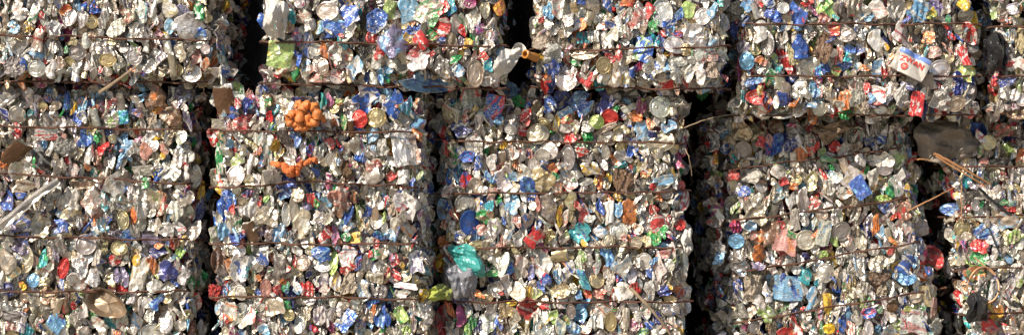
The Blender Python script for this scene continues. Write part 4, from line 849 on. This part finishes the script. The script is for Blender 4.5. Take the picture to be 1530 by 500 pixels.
filmobj('plastic_film', [at(640, 428, -.02), at(674, 422, .04), at(678, 448, .04), at(642, 450, -.02)], M['film'], 'yellow green film stretched across the gap beside the greyish blue bag', 'plastic film', .04, 10, col=(.42, .50, .10))

# clear cup and amber ring in the gap
def lathe(prof, seg, M4):
    V = []; F = []
    for rad, z in prof:
        for k in range(seg): V.append(M4 @ Vector((rad * math.cos(2 * math.pi * k / seg), rad * math.sin(2 * math.pi * k / seg), z)))
    F = grid_faces(seg, len(prof), True); return V, F
mx = Matrix.Translation(at(770, 80, -.02)) @ Euler((math.radians(70), 0, .5)).to_matrix().to_4x4()
V, F = lathe([(.001, -.03), (.02, -.03), (.022, -.025), (.030, .04), (.033, .045), (.030, .043), (.020, -.022), (.001, -.024)], 16, mx)
o = thing('plastic_cup', V, F, M['film'], at(770, 80, -.02), 'clear plastic cup sticking out into the gap beside an amber bottle neck', 'cup'); o.color = (.72, .72, .7, 1); o['ink'] = [.5, .5, .5]
mx = Matrix.Translation(at(791, 83, -.06)) @ Euler((math.radians(80), 0, -.7)).to_matrix().to_4x4()
V, F = lathe([(.020, -.05), (.019, -.02), (.016, 0), (.016, .018), (.020, .020), (.020, .030), (.013, .032), (.011, .0), (.016, -.05)], 16, mx)
thing('bottle_neck', V, F, M['amber'], at(791, 83, -.06), 'amber plastic bottle neck poking out of the narrow upper bale', 'bottle neck')

# long metal strip
def strap(pts, w, th, mat, name, label, cat, side=Vector((.6, 0, .8))):
    p = smoothpath(pts, 6); V = []; n = len(p)
    for i, c in enumerate(p):
        t = (p[min(i + 1, n - 1)] - p[max(i - 1, 0)]).normalized(); s = t.cross(Vector((0, -1, 0))).normalized()
        ww = w[0] + (w[1] - w[0]) * i / (n - 1)
        for a, d in ((-1, .010), (-.3, -.012 - .008 * math.sin(i * .9)), (.35 + .2 * math.sin(i * .7), .004 + .006 * math.sin(i * 1.9)), (1 + .12 * math.sin(i * 2.3), -.010), (1, -.010 + th), (-1, .010 + th)): V.append(c + s * a * ww + Vector((0, d + .004 * math.sin(i * 1.7), 0)))
    F = grid_faces(6, n, True); F += [tuple(range(6))[::-1], tuple((n - 1) * 6 + k for k in range(6))]
    return thing(name, V, F, mat, p[n // 2], label, cat, 25)
strap([face(-6, 344, -.06), face(25, 318, -.065), face(55, 292, -.06), face(88, 270, -.055)], (.024, .018), .004, M['strip'], 'metal_strip', 'long bright flat metal strip slanting across the left bale', 'metal strip')

# oval foil tray
prof = [(.001, .020), (.7, .018), (.78, .006), (.9, -.012), (1, -.016), (1.0, -.008)]
V = []; seg = 26; r_ = random.Random(4); c0 = face(160, 453, -.055)
for k_, (rad, d) in enumerate(prof):
    for k in range(seg):
        a = 2 * math.pi * k / seg; crimp = (1 + .03 * (k % 2)) if k_ > 2 else 1
        x = .104 * rad * crimp * math.cos(a); z = .058 * rad * crimp * math.sin(a) * (1 - .2 * math.cos(a))
        th = math.radians(-22); V.append(c0 + Vector((x * math.cos(th) - z * math.sin(th), d - .03 * math.cos(a) * rad + .014 * abs(math.sin(x * 60 + z * 25)) - .02 * abs(z * 14 + x * 5) ** 1.5 + r_.uniform(-.004, .004), x * math.sin(th) + z * math.cos(th))))
F = grid_faces(seg, len(prof), True, 0, True) + [tuple(range(seg))]
thing('foil_tray', V, F, M['tray'], c0, 'dented oval brownish foil tray on the lower left bale', 'tray', 30)

# sticks, twigs and loose wires
def rod(name, pts, rad, mat, label, cat, sub=6, taper=.5, rough=.0015):
    p = smoothpath(pts, sub); n = len(p); r = random.Random(len(label))
    p = [c + Vector((r.uniform(-rough, rough), r.uniform(-rough, rough), r.uniform(-rough, rough))) for c in p]
    V, F = tube(p, [rad * (1 - taper * i / (n - 1)) * r.uniform(.9, 1.1) for i in range(n)], 7)
    return thing(name, V, F, mat, p[n // 2], label, cat, 45)
rod('wooden_stick', [face(150, 138, -.10), face(176, 120, -.10), face(206, 98, -.09)], .009, M['stick'], 'pale wooden stick poking up across the seam between the left bales', 'stick')
rod('bent_branch', [face(942, 430, -.05), face(962, 450, -.07), face(982, 472, -.07), face(1002, 500, -.06), face(1010, 520, -.05)], .008, M['stick'], 'brown branch slanting down across the lower right corner of the middle bale', 'branch')
tw = rod('broken_twig', [at(1396, 229, .18), at(1424, 244, .18), at(1450, 258, .19), at(1480, 275, .21)], .0075, M['twig'], 'split orange brown twig jutting over the gap at the right', 'twig')
V, F = tube([p - tw.location for p in smoothpath([at(1398, 233, .178), at(1420, 247, .178), at(1446, 262, .182), at(1474, 279, .195)], 5)], [.0045] * 12 + [.003] * 4, 6)
link('splinter', mesh('splinter', V, F, [M['twig']]), tw)
rod('thin_twig', [at(1356, 315, .27), at(1380, 303, .25), at(1404, 291, .25), at(1428, 279, .27)], .0042, M['twig'], 'thin straight twig bridging the gap between the two right lower bales', 'twig')
rod('wood_splinter', [at(1370, 238, .10), at(1380, 238, .10), at(1392, 240, .10)], .004, M['twig'], 'tiny orange splinter in front of the grey sheet', 'splinter')
rod('black_strap', [face(1462, 280, -.03), face(1486, 302, -.04), face(1512, 322, -.03)], .007, M['blackfilm'], 'black strap slanting down the right end bale beside the twig', 'strap', taper=.1)
rod('hanging_string', [face(1437, 270, -.05), face(1436, 300, -.05), face(1438, 332, -.05)], .0028, M['loop'], 'orange string hanging down to a round tin lid', 'string', taper=.1)
rod('loose_wire', [at(1020, 192, .10), at(1042, 183, .08), at(1068, 175, .10), at(1100, 170, .2)], .0026, M['stick'], 'loose thin wire crossing the dark hole above the sloping bale', 'wire', taper=.2)
rod('loose_wire', [at(1023, 222, .10), at(1030, 236, .08), at(1034, 262, .12)], .0026, M['stick'], 'loose thin wire curling down the shaded side of the sloping bale', 'wire', taper=.2)
rod('loose_wire', [at(292, 130, .04), at(302, 128, .02), at(304, 138, .02), at(296, 148, .04)], .003, M['stick'], 'short hooked wire under the seam right of the stick', 'wire', taper=.2)
rod('loose_wire', [face(14, 122, -.06), face(22, 128, -.07), face(32, 132, -.06)], .004, M['stick'], 'curved pale wire end at the top of the left lower bale', 'wire', taper=.2)
rod('dark_cable', [face(1460, 350, -.03), face(1476, 340, -.04), face(1484, 356, -.04), face(1494, 378, -.03)], .004, M['blackfilm'], 'thin black cable bent down the right end bale', 'cable', taper=.1)
p = [face(1464, 424, 0) + Vector((pxs(.28) * 23 * math.cos(a), -.06 + .02 * math.sin(a * 2), pxs(.28) * 27 * math.sin(a))) for a in np.linspace(.55, 2 * math.pi - .2 + .55, 40)]
p = [face(1456, 384, -.06) + Vector((0, 0, 0))] + p
V, F = tube(p, .0042, 7)
thing('wire_loop', V, F, M['loop'], p[20], 'round copper coloured wire loop hooked on the right end bale', 'wire loop', 60)
rod('grey_pipe', [face(2, 158, -.05), face(14, 150, -.06), face(28, 140, -.06)], .010, M['strip'], 'short grey metal rod at the left end below the upper bale', 'rod', taper=.2)

# the two big printed packs whose print can be read
def pack(px, py, w, h, ang, name, label, parts):
    b, _ = owner(px, py); y = surf(b, px, py) - .055; s = pxs(y)
    c = at(px, py, y); rot = Euler((math.radians(-6), 0, math.radians(-5))).to_matrix() @ Matrix.Rotation(math.radians(ang), 3, 'Y')
    W, H = w * s / 2, h * s / 2; r = random.Random(int(px))
    def P(u, v, d=0.0):      # a dented front
        dent = -.010 * (1 - u * u) ** .5 * (1 - .6 * v * v) + .010 * max(0, 1 - abs(u * .5 - v * .7 + .5) / .3) + .006 * max(0, 1 - abs(u + .2 * v + .75) / .15) + .013 * max(0, 1 - abs(u * .8 + v * .5 - .35) / .22) + .004 * math.sin(5 * u + 2 * v)
        return c + rot @ Vector((u * W, dent + d, v * H))
    def patch(u0, u1, v0, v1, d, nu=9, nv=7, rim=0.0):
        V = []; F = []
        for j in range(nv):
            for i in range(nu):
                u = u0 + (u1 - u0) * i / (nu - 1); v = v0 + (v1 - v0) * j / (nv - 1)
                V.append(P(u * (1 - .04 * v * v), v * (1 - .05 * u * u), d))
        F = grid_faces(nu, nv)
        if rim:
            ring = [i for i in range(nu)] + [j * nu + nu - 1 for j in range(1, nv)] + [(nv - 1) * nu + i for i in range(nu - 2, -1, -1)] + [j * nu for j in range(nv - 2, 0, -1)]
            k = len(V); V += [V[i] + Vector((0, rim, 0)) for i in ring]; n = len(ring)
            F += [(ring[i], k + i, k + (i + 1) % n, ring[(i + 1) % n]) for i in range(n)] + [tuple(k + i for i in range(n))[::-1]]
        return V, F
    return P, patch, b, c
P, patch, b, c = pack(1362, 96, 52, 36, 27, '', '', None)
V, F = patch(-1, 1, -1, 1, 0, 26, 18, .045)
rl = b.root.location
tin = link('flat_tin', mesh('flat_tin', [v - rl for v in V], F, [M['white']]), b.root); tin['label'] = 'white flat tin with red lettering and a blue edge'
def glue(name, V, F, mat):
    return link(name, mesh(name, [v - rl for v in V], F, [mat]), tin)
V, F = patch(-.98, .98, .58, .98, -.0025, 26, 6); glue('blue_edge', V, F, M['blue_ink'])
# lettering
cu = bpy.data.curves.new('lettering', 'FONT'); cu.body = 'ZWAN'; cu.align_x = 'CENTER'; cu.align_y = 'CENTER'; cu.resolution_u = 2; cu.offset = .03
to = bpy.data.objects.new('lettering', cu); COL.objects.link(to)
bpy.context.view_layer.update()
tm = bpy.data.meshes.new_from_object(to); bpy.data.objects.remove(to)
V = [P(v.co.x / 1.42 * .66 - .02, v.co.y / .36 * .23 + .18 - .10 * (v.co.x / 1.42) ** 2, -.0055) for v in tm.vertices]
glue('lettering', V, [tuple(p.vertices) for p in tm.polygons], M['red_ink'])
V = [P(-.34, -.46, -.005)]; n = 18
for k in range(n): V.append(P(-.34 + .20 * math.cos(2 * math.pi * k / n), -.46 + .30 * math.sin(2 * math.pi * k / n), -.005))
glue('emblem', V, [(0, 1 + k, 1 + (k + 1) % n) for k in range(n)], M['red_ink'])
for o_ in (P,): pass
V = []; F = []
for (u0, u1, v0, v1) in ((-.44, -.24, -.44, -.38), (-.42, -.26, -.56, -.51)):
    k = len(V); V += [P(u0, v0, -.0075), P(u1, v0, -.0075), P(u1, v1, -.0075), P(u0, v1, -.0075)]; F.append((k, k + 1, k + 2, k + 3))
glue('emblem_stripes', V, F, M['white'])
